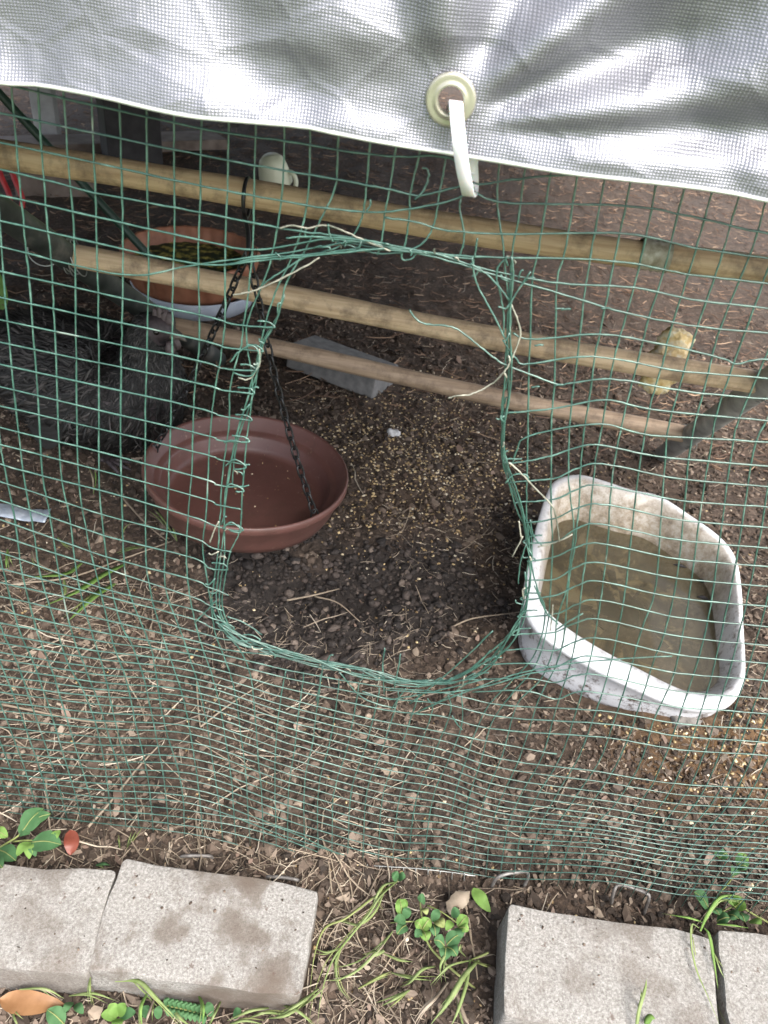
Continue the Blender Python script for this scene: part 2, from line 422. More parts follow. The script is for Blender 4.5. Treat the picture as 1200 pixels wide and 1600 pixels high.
    M['dark_board'] = simple('dark_board', [(0.3, (0.012, 0.011, 0.012)), (0.7, (0.035, 0.032, 0.034))], 22, 0.8)
    M['slab'] = simple('grey_slab', [(0.3, (0.12, 0.12, 0.12)), (0.7, (0.22, 0.215, 0.21))], 60, 0.85, bs=0.4)
    M['red'] = simple('red_plastic', [(0.3, (0.30, 0.01, 0.015)), (0.7, (0.45, 0.03, 0.03))], 30, 0.4)
    M['foil'] = simple('foil', [(0.3, (0.35, 0.42, 0.52)), (0.7, (0.6, 0.66, 0.74))], 90, 0.35, 0.5, bs=0.6)
    M['fluff'] = simple('fluff', [(0.3, (0.45, 0.45, 0.45)), (0.7, (0.62, 0.62, 0.64))], 90, 0.9)
    M['leaf'] = leaf_mat('weed_leaf', (0.050, 0.125, 0.048), (0.085, 0.185, 0.075))
    M['leaf_light'] = leaf_mat('weed_leaf_light', (0.11, 0.21, 0.045), (0.20, 0.32, 0.085))
    M['grass'] = leaf_mat('grass_blade', (0.15, 0.21, 0.065), (0.28, 0.34, 0.15))
    M['stem'] = leaf_mat('weed_stem', (0.16, 0.20, 0.06), (0.25, 0.27, 0.11), 0.1)
    M['leaf_red'] = simple('red_leaf', [(0.3, (0.13, 0.03, 0.018)), (0.7, (0.24, 0.07, 0.045))], 60, 0.5)
    M['leaf_tan'] = simple('tan_leaf', [(0.3, (0.17, 0.078, 0.028)), (0.7, (0.29, 0.155, 0.07))], 50, 0.55)
    M['leaf_pale'] = simple('pale_leaf', [(0.3, (0.15, 0.115, 0.08)), (0.7, (0.30, 0.25, 0.19))], 60, 0.7)
build_materials()

# ------------------------------------------------------------------ ground
def ground_h(x, y):
    x = np.asarray(x, float); y = np.asarray(y, float)
    h = 0.018 * fbm(x, y, 3.0, 3) + 0.010 * fbm(x + 5, y, 16, 3) + 0.005 * fbm(x, y + 2, 60, 2)
    fx, fy = FEED_C[0], FEED_C[1]
    h = h - 0.020 * np.exp(-(((x - HOL[0]) / 0.12) ** 2 + ((y - HOL[1]) / 0.07) ** 2))       # scratched hollow inside the hole
    h = h + 0.022 * np.exp(-(((x - fx) / 0.10) ** 2 + ((y - fy) / 0.07) ** 2))                  # spilled feed heap by the tub
    return h * np.where(y < -0.02, 0.55, 1.0)
HOL = on_z(520, 920)
FEED_C = on_z(1130, 1150)
def axis(lo, hi, dlo, dhi, step, coarse):
    return np.unique(np.concatenate([np.arange(lo, dlo, coarse), np.arange(dlo, dhi, step), np.arange(dhi, hi + coarse, coarse)]))
gx = axis(-2.4, 2.6, -0.95, 1.0, 0.007, 0.04)
gy = axis(-0.75, 4.6, -0.32, 1.5, 0.007, 0.04)
XX, YY = np.meshgrid(gx, gy)
ZZ = ground_h(XX, YY)
V = np.stack([XX.ravel(), YY.ravel(), ZZ.ravel()], 1)
nx = len(gx); ny = len(gy)
ii = (np.arange(ny - 1)[:, None] * nx + np.arange(nx - 1)[None]).ravel()
soil = obj('soil_ground', V, np.stack([ii, ii + 1, ii + 1 + nx, ii + nx], 1), M['soil'], base=(0, 0, 0))
tag(soil, kind='structure')
a = soil.data.attributes.new('damp', 'FLOAT', 'POINT')
a.data.foreach_set('value', np.clip((np.exp(-(((V[:, 0] - HOL[0] - 0.03) / 0.20) ** 2 + ((V[:, 1] - HOL[1]) / 0.17) ** 2)) + 0.5 * fbm(V[:, 0], V[:, 1], 9, 3) - 0.3) * 3, 0, 1).astype(np.float32))
a = soil.data.attributes.new('feed_dust', 'FLOAT', 'POINT')
fd = np.exp(-((((V[:, 0] - FEED_C[0] - 0.01) / 0.12) ** 2 + ((V[:, 1] - FEED_C[1] + 0.03) / 0.09) ** 2))) * (0.6 + 0.8 * (fbm(V[:, 0], V[:, 1], 25, 3)))
a.data.foreach_set('value', np.clip(fd * 1.35, 0, 0.92).astype(np.float32))
L = 120.0
tag(obj('lawn', [(-L, -L, -0.05), (L, -L, -0.05), (L, L, -0.05), (-L, L, -0.05)], [(0, 1, 2, 3)], M['lawn'], base=(0, 0, -0.05)), kind='structure')

# ------------------------------------------------------------------ silver tarp
HEM = np.array([(-420, 75), (-200, 102), (0, 132), (60, 136), (120, 143), (200, 158), (270, 172), (330, 181), (400, 190), (480, 199), (540, 211), (600, 224), (660, 236), (720, 246), (760, 251), (830, 260), (900, 269), (980, 277), (1060, 287), (1130, 297), (1200, 309), (1400, 338), (1650, 372)], float)
TARP_Y = -0.030
hem_w = np.array([on_y(x, y, TARP_Y) for x, y in HEM])
hx = hem_w[:, 0]; hz = hem_w[:, 2]
GROM = on_y(704, 158, TARP_Y)
sx = np.concatenate([np.arange(-2.1, hx.min(), 0.02), np.arange(hx.min(), hx.max(), 0.0032), np.arange(hx.max(), 0.78, 0.02)])
tz = np.concatenate([np.arange(0, 0.17, 0.0030), np.linspace(0.175, 0.22, 8)])
def seg_fold(X, Z, p0, p1, w, amp, taper=True):
    a0 = on_y(p0[0], p0[1], TARP_Y); a1 = on_y(p1[0], p1[1], TARP_Y)
    dx, dz = a1[0] - a0[0], a1[2] - a0[2]; Ln = math.hypot(dx, dz); ux, uz = dx / Ln, dz / Ln
    s = (X - a0[0]) * ux + (Z - a0[2]) * uz; d = (X - a0[0]) * -uz + (Z - a0[2]) * ux
    k = np.clip(s / Ln, 0, 1.25)
    ww = w * (0.35 + 0.9 * k) if taper else w
    env = np.exp(-(np.minimum(s, 0) / 0.008) ** 2) * np.exp(-(np.maximum(s - Ln * 1.1, 0) / 0.05) ** 2)
    return amp * (0.45 + 0.8 * k) * np.exp(-(d / ww) ** 2) * env
S, T = np.meshgrid(sx, tz)
base_z = np.interp(S, hx, hz)
Zt = base_z + T
Xt = S.copy()
fold = np.zeros_like(Xt)
G = (704, 175)
for p0, p1, w, amp in [
    (G, (840, -80), 0.017, 0.0110), (G, (950, -20), 0.010, -0.0085), ((735, 185), (1010, 95), 0.011, 0.0095), ((760, 200), (1230, 90), 0.014, -0.0080),
    ((740, 207), (1250, 215), 0.009, 0.0060), ((900, 240), (1250, 270), 0.010, -0.0045),
    (G, (690, -80), 0.016, -0.0080), (G, (600, -60), 0.012, 0.0040), ((600, 205), (330, 165), 0.009, -0.0040),
    ((470, 170), (230, -80), 0.034, 0.0085), ((330, 150), (120, -90), 0.034, -0.0080), ((60, 140), (-60, -80), 0.03, 0.0070), ((420, 70), (620, 40), 0.012, -0.0035),
    ((1150, 280), (1010, 60), 0.016, 0.0040), ((1100, 30), (1300, -40), 0.02, -0.006)]:
    fold += seg_fold(Xt, Zt, p0, p1, w, amp)
gd = np.hypot(Xt - GROM[0], Zt - GROM[2])
fold += 0.009 * fbm(Xt, Zt * 1.2, 11, 2) + 0.0016 * fbm(Xt, Zt * 2.0, 55, 2)
fold -= 0.0020 * np.clip(1 - T / 0.014, 0, 1) ** 2                       # hem stands a little forward
fold = fold * np.clip((gd - 0.011) / 0.012, 0, 1) + 0.004 * np.exp(-(gd / 0.03) ** 2)
lean = 0.02 * T + 0.9 * np.maximum(T - 0.17, 0)
Yt = TARP_Y + lean + fold
# front panel, then the cloth carried back as an unseen roof, lowered and stretched to darken the run
rows_x = [Xt[k] for k in range(len(tz))]; rows_y = [Yt[k] for k in range(len(tz))]; rows_z = [Zt[k] for k in range(len(tz))]
vv = list(tz)
for k, u in enumerate(np.linspace(0.06, 3.6, 46)):
    rows_x.append(sx); rows_y.append(Yt[-1] + u); rows_z.append(Zt[-1] * 0 + (Zt[-1].mean() + 0.02 * math.sin(u * 3) + 0.02 * np.sin(sx * 6) + 0.10 * (sx * -0.3)) * min(1, u * 3) + Zt[-1] * max(0, 1 - u * 3) - 0.06 * u - 0.32 * max(0, u - 2.8)); vv.append(tz[-1] + u)
VT = np.stack([np.array(rows_x), np.array(rows_y), np.array(rows_z)], -1)
VT[..., 2] = np.maximum(VT[..., 2] - np.maximum(0, -1.5 - VT[..., 0]), 0.3); VT[..., 0] = np.maximum(VT[..., 0], -1.5 + 0.02 * np.minimum(0, VT[..., 0] + 1.5))   # unseen left drop, added to block skylight from the run
nr, nc = VT.shape[:2]
Vt = VT.reshape(-1, 3)
ii = (np.arange(nr - 1)[:, None] * nc + np.arange(nc - 1)[None]).ravel()
Ft = np.stack([ii, ii + 1, ii + 1 + nc, ii + nc], 1)
cen = Vt[Ft].mean(1)
keep = ~((np.hypot(cen[:, 0] - GROM[0], cen[:, 2] - GROM[2]) < 0.0075) & (cen[:, 1] < 0.1))
Ft = Ft[keep]
tarp = thing('tarp', 'crinkled silver woven tarp hanging over the top of the wire fence', 'tarp', (0, TARP_Y, float(hem_w[:, 2].mean())))
sheet = obj('sheet', Vt, Ft, M['tarp'], tarp)
uvl = sheet.data.uv_layers.new(name='UVMap')
UVg = np.stack([np.tile(sx, nr), np.repeat(np.array(vv), nc)], 1)
li = np.empty(len(sheet.data.loops), dtype=np.int32); sheet.data.loops.foreach_get('vertex_index', li)
uvl.data.foreach_set('uv', UVg[li].ravel())
hem_line = np.stack([Xt[0], Yt[0] - 0.0006, Zt[0]], 1)[::3]
v, f = tube(hem_line, 0.0009, 6)
obj('hem', v, f, M['hem'], tarp)
# grommet ring, facing the viewer (-Y)
gy0 = float(Yt[gd < 0.014].mean())
RG = Matrix.Rotation(math.radians(90 + 6), 3, 'X')
prof = [(0.0056, -0.003), (0.0054, 0.0008), (0.0058, 0.0017), (0.0066, 0.0019), (0.0072, 0.0012), (0.0085, 0.0010), (0.0098, 0.0012), (0.0107, 0.0008), (0.0110, -0.0002), (0.0104, -0.0012), (0.0075, -0.0014), (0.0056, -0.003)]
v, f = lathe(prof, (GROM[0], gy0 - 0.0016, GROM[2]), 56, RG)
obj('grommet', v, f, M['grommet'], tarp)

# cable tie through the grommet
def ribbon(P, width_dir, w, t):
    P = np.asarray(P, float); n = len(P); wd = np.asarray(width_dir, float)
    wd = np.broadcast_to(wd, P.shape) if wd.ndim == 1 else wd
    Tn = np.gradient(P, axis=0); Tn /= np.linalg.norm(Tn, axis=1)[:, None]
    wv = wd - Tn * (wd * Tn).sum(1)[:, None]; wv /= np.linalg.norm(wv, axis=1)[:, None]
    nv = np.cross(Tn, wv)
    c = [(-w / 2, -t / 2), (w / 2, -t / 2), (w / 2 + t * 0.2, 0), (w / 2, t / 2), (-w / 2, t / 2), (-w / 2 - t * 0.2, 0)]
    V = np.stack([P + wv * a_ + nv * b_ for a_, b_ in c], 1).reshape(-1, 3)
    F = []
    for i in range(n - 1):
        for k in range(6):
            l = (k + 1) % 6
            F.append((i * 6 + k, i * 6 + l, (i + 1) * 6 + l, (i + 1) * 6 + k))
    F.append(tuple(range(6))[::-1]); F.append(tuple((n - 1) * 6 + k for k in range(6)))
    return V, F
yt = gy0
p_in = on_y(708, 172, yt + 0.012); p_a = on_y(712, 160, yt - 0.004); p_b = on_y(714, 185, yt - 0.0075); p_c = on_y(718, 225, yt - 0.011)
p_d = on_y(723, 262, yt - 0.008); p_e = on_y(729, 292, yt - 0.002); p_f = on_y(733, 305, yt + 0.008); p_g = on_y(738, 296, yt + 0.022); p_h = on_y(737, 262, yt + 0.022); p_i = on_y(730, 200, yt + 0.018); p_j = on_y(716, 168, yt + 0.015)
path = spline([p_in, p_a, p_b, p_c, p_d, p_e, p_f, p_g, p_h, p_i, p_j], 8)
ct = thing('cable_tie', 'white nylon cable tie looped through the tarp eyelet onto the mesh', 'cable tie', p_f)
v, f = ribbon(path, (1, 0, 0), 0.0056, 0.0014)
obj('strap', v, f, M['nylon'], ct)
hp = on_y(737, 256, yt + 0.021)
v, f = box(hp, (0.0058, 0.0048, 0.0085), None, 0.001); obj('lock_head', v, f, M['nylon'], ct)

# ------------------------------------------------------------------ green wire fence with the torn hole
fence = thing('wire_fence', 'green coated square wire mesh fence with a large torn hole in its middle', 'wire fence', (0, 0, 0))
WR = 0.00052
def wire(name, px, off=0.0, mat='wire', r=WR, n_per=7, jit=0.00010, parent=None, wob=True, sides=5):
    P = spline(px, n_per)
    if wob:
        ph = random.random() * 9
        s = np.arange(len(P)) / n_per
        fa, fb = random.uniform(0.9, 2.2), random.uniform(0.7, 1.9)
        P = P + 0.55 * np.stack([np.sin(s * fa + ph), np.sin(s * fb + ph * 2)], 1) + np.repeat(rng.normal(0, 0.45, (len(P) // n_per + 1, 2)), n_per, 0)[:len(P)] * np.abs(np.sin(s * np.pi))[:, None]
    Q = on_fence(P, off) + rng.normal(0, jit, (len(P), 3))
    if name == 'horizontal_wire':                              # carry the row on beyond the picture
        if P[0, 0] < -200:
            xs = np.arange(-0.82, Q[0, 0] - 0.01, 0.035); zz = Q[0, 2] + 0 * xs
            Q = np.vstack([np.stack([xs, fence_y(zz, xs) + off, zz], 1), Q])
        if P[-1, 0] > 1400:
            xs = np.arange(Q[-1, 0] + 0.03, 0.85, 0.035); zz = Q[-1, 2] + 0 * xs
            Q = np.vstack([Q, np.stack([xs, fence_y(zz, xs) + off, zz], 1)])
    v, f = tube(Q, r * (1 + 0.12 * rng.normal(0, 1, len(Q)).clip(-1.5, 2)), sides)
    return obj(name, v, f, M[mat], parent or fence)
SPY = [0, 130, 500, 800, 1025, 1230, 1350, 1500]; SPV = [43, 41.5, 37.5, 31.6, 27.5, 23.5, 20.5, 18]
C = {}
C[-1] = [(-62, 130), (-55, 200), (-38, 345), (-20, 500), (0, 680), (5, 720), (21, 802), (34, 890), (55, 976), (62, 1000), (86, 1060), (133, 1215), (150, 1290)]
C[0] = [(-18, 130), (-10, 230), (0, 345), (12, 500), (34, 720), (52, 830), (62, 896), (88, 981), (107, 1037), (132, 1082), (152, 1140), (166, 1215), (174, 1295)]
C[1] = [(17, 130), (26, 230), (37, 345), (44, 417), (50, 500), (64, 720), (77, 802), (93, 899), (115, 995), (134, 1045), (158, 1110), (187, 1210), (198, 1300)]
C[2] = [(59, 137), (64, 230), (75, 355), (82, 430), (85, 500), (93, 720), (109, 811), (125, 921), (147, 1000), (162, 1050), (175, 1107), (187, 1155), (208, 1220), (218, 1300)]
C[3] = [(99, 145), (105, 237), (116, 370), (119, 500), (122, 720), (135, 830), (150, 896), (175, 1000), (196, 1060), (212, 1130), (232, 1220), (240, 1305)]
C[4] = [(142, 150), (147, 252), (151, 370), (154, 500), (154, 720), (158, 802), (170, 890), (187, 967), (205, 1005), (224, 1060), (240, 1130), (257, 1220), (264, 1305)]
C[5] = [(186, 157), (189, 265), (192, 380), (191, 500), (189, 560), (188, 720), (192, 844), (202, 923), (231, 1000), (240, 1037), (250, 1100), (262, 1150), (283, 1225), (288, 1310)]
C[6] = [(228, 165), (230, 272), (232, 390), (230, 500), (229, 585), (227, 720), (227, 852), (234, 918), (257, 1000), (280, 1070), (296, 1140), (310, 1225), (318, 1310)]
C[7] = [(272, 174), (272, 280), (272, 400), (270, 500), (267, 625), (264, 720), (260, 844), (260, 923), (287, 1000), (312, 1080), (325, 1140), (339, 1230), (348, 1315)]
C[8] = [(315, 182), (313, 300), (310, 400), (312, 500), (308, 570), (302, 640), (300, 720), (293, 822), (293, 900), (303, 965), (318, 1020), (338, 1080), (352, 1150), (363, 1230), (369, 1320)]
C[9] = [(357, 187), (356, 280), (352, 400), (351, 500), (345, 556), (336, 609), (328, 687), (322, 800), (316, 857), (324, 912), (334, 975), (348, 1020), (366, 1080), (376, 1150), (386, 1230), (392, 1325)]
C[10] = [(400, 192), (397, 300), (394, 400), (388, 450), (381, 500), (378, 537), (364, 584), (358, 616), (357, 669), (349, 734), (345, 800), (341, 850), (335, 900), (332, 945), (350, 985), (375, 1015), (392, 1060), (398, 1110), (403, 1170), (408, 1230), (412, 1325)]
C[11] = [(444, 197), (440, 310), (425, 400), (405, 455), (388, 500), (386, 534), (393, 584), (394, 616), (386, 687), (379, 762), (377, 800), (374, 832), (360, 862), (352, 900), (347, 945), (368, 988), (420, 1010)]
C[12] = [(485, 205), (480, 320), (457, 400), (425, 470), (397, 580), (382, 640), (366, 700), (352, 790), (347, 850), (340, 900), (340, 950), (372, 1000), (440, 1025), (520, 1045)]
C[13] = [(529, 210), (525, 285), (505, 335), (480, 385), (448, 440), (432, 500), (412, 537), (401, 584), (390, 612), (375, 660), (362, 720), (350, 790), (350, 870), (343, 930), (354, 975), (405, 1010)]
C[14] = [(579, 215), (572, 300), (565, 340), (553, 365), (530, 385), (480, 400), (440, 425), (405, 450)]
C[15] = [(619, 227), (606, 310), (600, 345), (596, 378), (590, 398)]
C[16] = [(656, 235), (643, 295), (640, 335), (634, 375), (628, 402), (640, 405), (652, 396)]
C[17] = [(697, 247), (687, 300), (679, 345), (665, 375), (640, 390), (600, 396), (560, 388), (520, 376)]
C[18] = [(720, 308), (718, 325), (725, 360), (722, 390), (712, 410)]
C[19] = [(780, 255), (777, 310), (783, 360), (788, 400), (793, 450), (798, 500), (791, 540), (788, 600), (784, 640), (787, 700), (792, 740), (802, 780), (818, 820), (827, 850), (823, 900), (816, 950), (800, 990), (770, 1025), (720, 1055), (650, 1070)]
C[20] = [(820, 265), (810, 345), (801, 395), (796, 468), (797, 540), (791, 600), (787, 615), (785, 680), (786, 720), (802, 770), (823, 815), (831, 850), (827, 920), (818, 970), (795, 1010), (750, 1050), (705, 1085), (660, 1110)]
C[21] = [(861, 265), (842, 390), (832, 440), (827, 566), (825, 678), (823, 740), (822, 800), (826, 840), (831, 880), (842, 925), (852, 960), (836, 1020), (800, 1062), (766, 1098), (744, 1142), (728, 1190), (712, 1240), (700, 1300), (694, 1370)]
C[22] = [(902, 272), (882, 395), (871, 440), (867, 562), (862, 650), (862, 720), (861, 800), (863, 860), (860, 930), (855, 975), (836, 1040), (800, 1085), (768, 1130), (752, 1185), (735, 1240), (722, 1300), (715, 1375)]
C[23] = [(945, 280), (924, 395), (913, 464), (901, 566), (892, 632), (888, 720), (892, 780), (897, 830), (890, 880), (885, 920), (870, 970), (866, 1010), (846, 1060), (808, 1100), (784, 1180), (760, 1240), (745, 1300), (737, 1375)]
C[24] = [(985, 287), (962, 395), (948, 468), (930, 555), (916, 650), (908, 720), (905, 790), (899, 840), (893, 880), (887, 930), (880, 1000), (866, 1045), (840, 1100), (813, 1180), (786, 1240), (768, 1300), (758, 1380)]
C[25] = [(1025, 287), (1005, 390), (980, 489), (960, 559), (941, 664), (930, 720), (922, 800), (915, 880), (905, 960), (893, 1030), (872, 1095), (847, 1180), (815, 1240), (792, 1300), (780, 1382)]
C[26] = [(1070, 295), (1045, 395), (1014, 496), (997, 562), (981, 625), (962, 713), (952, 800), (944, 890), (932, 980), (918, 1050), (902, 1105), (876, 1180), (842, 1240), (815, 1300), (800, 1385)]
C[27] = [(1112, 302), (1087, 392), (1053, 500), (1035, 570), (1014, 643), (1000, 720), (989, 810), (980, 900), (966, 985), (950, 1055), (932, 1110), (905, 1180), (870, 1240), (840, 1300), (822, 1388)]
C[28] = [(1155, 307), (1130, 392), (1091, 506), (1070, 576), (1049, 650), (1039, 716), (1025, 910), (1004, 980), (985, 1050), (957, 1132), (935, 1190), (900, 1245), (868, 1300), (845, 1390)]
C[29] = [(1196, 314), (1175, 390), (1126, 513), (1105, 590), (1088, 650), (1077, 710), (1060, 892), (1041, 980), (1021, 1032), (990, 1130), (966, 1190), (930, 1247), (895, 1302), (868, 1392)]
C[30] = [(1232, 325), (1200, 419), (1147, 566), (1119, 650), (1110, 705), (1088, 850), (1070, 973), (1053, 1050), (1023, 1120), (1008, 1172), (985, 1222), (960, 1258), (925, 1300), (892, 1395)]
C[31] = [(1272, 335), (1240, 430), (1198, 552), (1156, 650), (1144, 705), (1116, 910), (1095, 1015), (1060, 1125), (1040, 1180), (1018, 1228), (990, 1266), (955, 1312), (916, 1400)]
C[32] = [(1314, 342), (1280, 440), (1230, 565), (1200, 650), (1178, 705), (1151, 875), (1120, 1020), (1091, 1122), (1072, 1182), (1050, 1232), (1020, 1275), (986, 1320), (942, 1402)]
Bcol = [[(446, 1048), (440, 1080), (432, 1150), (430, 1230), (432, 1330)], [(474, 1050), (470, 1085), (462, 1160), (452, 1230), (450, 1335)],
        [(500, 1055), (499, 1085), (489, 1160), (475, 1230), (475, 1340)], [(530, 1060), (527, 1090), (515, 1160), (497, 1235), (497, 1345)],
        [(560, 1068), (558, 1092), (544, 1160), (521, 1240), (519, 1350)], [(592, 1075), (590, 1095), (572, 1165), (548, 1240), (542, 1352)],
        [(622, 1080), (619, 1100), (598, 1170), (573, 1240), (566, 1355)], [(655, 1085), (648, 1105), (624, 1175), (598, 1245), (590, 1358)],
        [(668, 1092), (676, 1110), (650, 1180), (624, 1245), (612, 1360)], [(700, 1085), (703, 1115), (678, 1180), (650, 1250), (634, 1362)],
        [(722, 1080), (722, 1130), (702, 1185), (676, 1248), (660, 1365)]]
for i in range(2, 9):
    C[-i] = [(x - (i - 1) * float(np.interp(y, SPY, SPV)), y - 4 * (i - 1)) for x, y in C[-1]]
for i in range(1, 9):
    C[32 + i] = [(x + i * float(np.interp(y, SPY, SPV)) * 0.96, y + 5 * i) for x, y in C[32]]
def up(pl, d=80):
    (x0, y0), (x1, y1) = pl[0], pl[1]
    return [(x0 + (x0 - x1) / (y1 - y0) * d, y0 - d)] + list(pl)
for i in sorted(C):
    pl = C[i] if i == 18 else up(C[i])
    wire('vertical_wire', pl, 0.0006)
for side, src, cnt in ((-1, C[-8], 44), (1, C[40], 44)):           # plain mesh to either side of the picture
    Q0 = on_fence(spline(up(src), 2), 0.0006)
    for k in range(1, cnt):
        Q = Q0.copy(); Q[:, 0] += side * 0.0127 * k; Q[:, 1] = fence_y(Q[:, 2], Q[:, 0]) + 0.0006
        v, f = tube(Q, WR, 5); obj('vertical_wire', v, f, M['wire'], fence)
for b_ in Bcol:
    wire('vertical_wire', b_, 0.0006)

R0 = [None, 130, 176, 222, 264, 305, 345, 385, 425, 464, 499, 535, 569, 604, 634, 667, 695, 725, 752, 782, 812, 837, 863, 888, 910, 932, 954, 973, 991, 1004, 1019, 1031, 1044, 1056, 1069, 1082, 1096, 1110, 1122, 1136, 1150, 1164, 1175, 1186, 1199, 1207, 1217, 1227, 1239, 1250, 1257, 1267]
R3 = [None, 197, 239, 287, 329, 371, 410, 447, 490, 528, 561, 596, 635, 674, 705, 743, 774, 808, 840, 872, 905, 932, 951, 967, 985, 1001, 1013, 1023, 1036, 1048, 1059, 1069, 1080, 1090, 1101, 1112, 1124, 1136, 1148, 1160, 1172, 1185, 1197, 1209, 1221, 1233, 1245, 1256, 1267, 1279, 1291, 1303]
MID = {17: 768, 18: 806, 19: 838, 20: 869, 21: 888, 22: 920, 23: 932, 24: 948}
R6 = dict(zip(range(26, 48), [1074, 1090, 1109, 1128, 1141, 1153, 1166, 1178, 1190, 1202, 1215, 1227, 1239, 1251, 1264, 1276, 1289, 1300, 1312, 1325, 1338, 1352]))
R9 = {13: 725, 14: 758, 15: 788, 16: 819, 17: 849, 18: 879, 19: 908, 20: 938, 21: 968, 22: 998, 23: 1027, 24: 1055, 25: 1083, 26: 1110, 27: 1130, 28: 1152, 29: 1180, 30: 1206, 31: 1222, 32: 1237, 33: 1250, 34: 1262, 35: 1272, 36: 1281, 37: 1289, 38: 1297, 39: 1304, 40: 1311, 41: 1318, 42: 1326, 43: 1335, 44: 1345, 45: 1355, 46: 1366, 47: 1377}
R12 = {13: 760, 14: 793, 15: 824, 16: 857, 17: 885, 18: 917, 19: 948, 20: 980, 21: 1008, 22: 1036, 23: 1064, 24: 1092, 25: 1116, 26: 1140, 27: 1161, 28: 1180, 29: 1206, 30: 1232, 31: 1250, 32: 1264, 33: 1277, 34: 1290, 35: 1301, 36: 1310, 37: 1318, 38: 1326, 39: 1334, 40: 1342, 41: 1350, 42: 1358, 43: 1367, 44: 1377, 45: 1388, 46: 1398, 47: 1408}
R825 = {13: 752, 14: 784, 15: 815, 16: 846, 17: 875, 18: 905, 19: 935, 20: 962, 21: 990, 22: 1014, 23: 1036, 24: 1060, 25: 1080}
RIML = np.array([(440, 440), (500, 428), (540, 408), (584, 396), (616, 393), (660, 388), (720, 382), (800, 377), (832, 374), (862, 360), (900, 350), (945, 345), (985, 362), (1000, 395), (1012, 420)])
RIMR = np.array([(440, 795), (500, 797), (560, 795), (620, 790), (680, 788), (740, 792), (780, 802), (820, 820), (860, 826), (930, 822), (980, 812), (1020, 785), (1050, 740)])
def left_ext(y0, y3):
    s = (y3 - y0) / 300.0
    return [(-280, y0 - 280 * s), (-130, y0 - 130 * s)]
def right_ext(y):
    return [(1330, y + 14), (1480, y + 32)]
special = {
    1: [(0, 130), (297, 197), (450, 221), (590, 243), (690, 244), (722, 258), (742, 286), (800, 281), (900, 275), (1060, 292), (1200, 312)],
    2: [(0, 176), (297, 239), (450, 268), (560, 287), (610, 296), (655, 305), (700, 296), (735, 291), (745, 302), (780, 315), (850, 318), (990, 323), (1100, 343), (1200, 365)],
    3: [(0, 222), (297, 287), (440, 314), (530, 327), (600, 331), (690, 318), (738, 300)],
    4: [(0, 264), (147, 301), (297, 329), (440, 357), (500, 365), (560, 372), (620, 384), (700, 398), (780, 403), (955, 408), (1074, 429), (1200, 443)],
    5: [(0, 305), (297, 371), (390, 390), (450, 384), (520, 374), (600, 384), (680, 396), (760, 421), (875, 443), (990, 449), (1095, 470), (1200, 482)],
    6: [(0, 345), (297, 410), (400, 404), (480, 398), (560, 390), (640, 394), (720, 412), (780, 431), (875, 459), (976, 489), (1091, 510), (1200, 520)],
    7: [(0, 385), (195, 429), (297, 415), (400, 401), (480, 390), (560, 378), (620, 390), (690, 398), (740, 405)]}
for r, pl in special.items():
    p = left_ext(R0[r], R3[r]) + pl
    if pl[-1][0] == 1200: p += right_ext(pl[-1][1])
    wire('horizontal_wire', p, -0.0006)
wire('horizontal_wire', [(600, 340), (650, 347), (700, 360), (780, 366), (976, 365), (1088, 387), (1200, 403)] + right_ext(403), -0.0006)
rightsp = {
    7: [(801, 520), (829, 529), (937, 522), (1025, 536), (1123, 559), (1151, 569), (1200, 561)],
    8: [(785, 530), (806, 560), (825, 569), (927, 557), (1070, 580), (1200, 592)],
    9: [(640, 485), (650, 498), (668, 506), (705, 510), (735, 530), (770, 558), (795, 572), (867, 599), (890, 598), (955, 592), (1060, 610), (1200, 624)],
    10: [(787, 646), (864, 639), (944, 625), (1018, 639), (1200, 657)],
    11: [(801, 722), (808, 702), (829, 681), (937, 662), (1018, 680), (1200, 692)],
    12: [(815, 716), (788, 717), (790, 724), (825, 720), (862, 712), (930, 695), (1025, 713), (1200, 728)]}
for r, pl in rightsp.items():
    wire('horizontal_wire', pl + right_ext(pl[-1][1]), -0.0006)
for r in range(8, 26):
    y3 = R3[r]
    e = float(np.interp(y3 + 18, RIML[:, 0], RIML[:, 1]))
    p = left_ext(R0[r], y3) + [(0, R0[r])]
    if r in MID: p.append((165, MID[r]))
    p.append((300, y3))
    if e > 335: p += [(0.5 * (300 + e), y3 + 14 + random.uniform(-2, 2))]
    if e > 320: p.append((e, y3 + 20 + random.uniform(-3, 3)))
    q = random.random()
    ye = p[-1][1]; xe = p[-1][0]
    if q < 0.55: p += [(xe + 3, ye - 4), (xe - 6, ye - 9), (xe - 22, ye - 10)]           # bent back round the edge wire
    elif q < 0.8: p += [(xe + 9, ye + random.uniform(-5, 5))]
    wire('horizontal_wire', p, -0.0006)
for r in range(13, 26):
    rim = float(np.interp(R825[r], RIMR[:, 0], RIMR[:, 1]))
    xe, ye = rim - 2, R825[r] + 2
    p = []
    q = random.random()
    if q < 0.5: p += [(xe + 26, ye - 11), (xe + 8, ye - 10), (xe - 1, ye - 4)]
    p += [(xe, ye)]
    if rim < 815: p.append((825, R825[r]))
    k = r - 13
    p += [(868, 0.55 * R825[r] + 0.45 * R9[r] + 9 + random.uniform(-3, 3)), (900, 0.3 * R825[r] + 0.7 * R9[r] - 1), (940, R9[r]), (1060, 0.5 * (R9[r] + R12[r]) + 6), (1200, R12[r])]
    wire('horizontal_wire', p + right_ext(R12[r]), -0.0006)
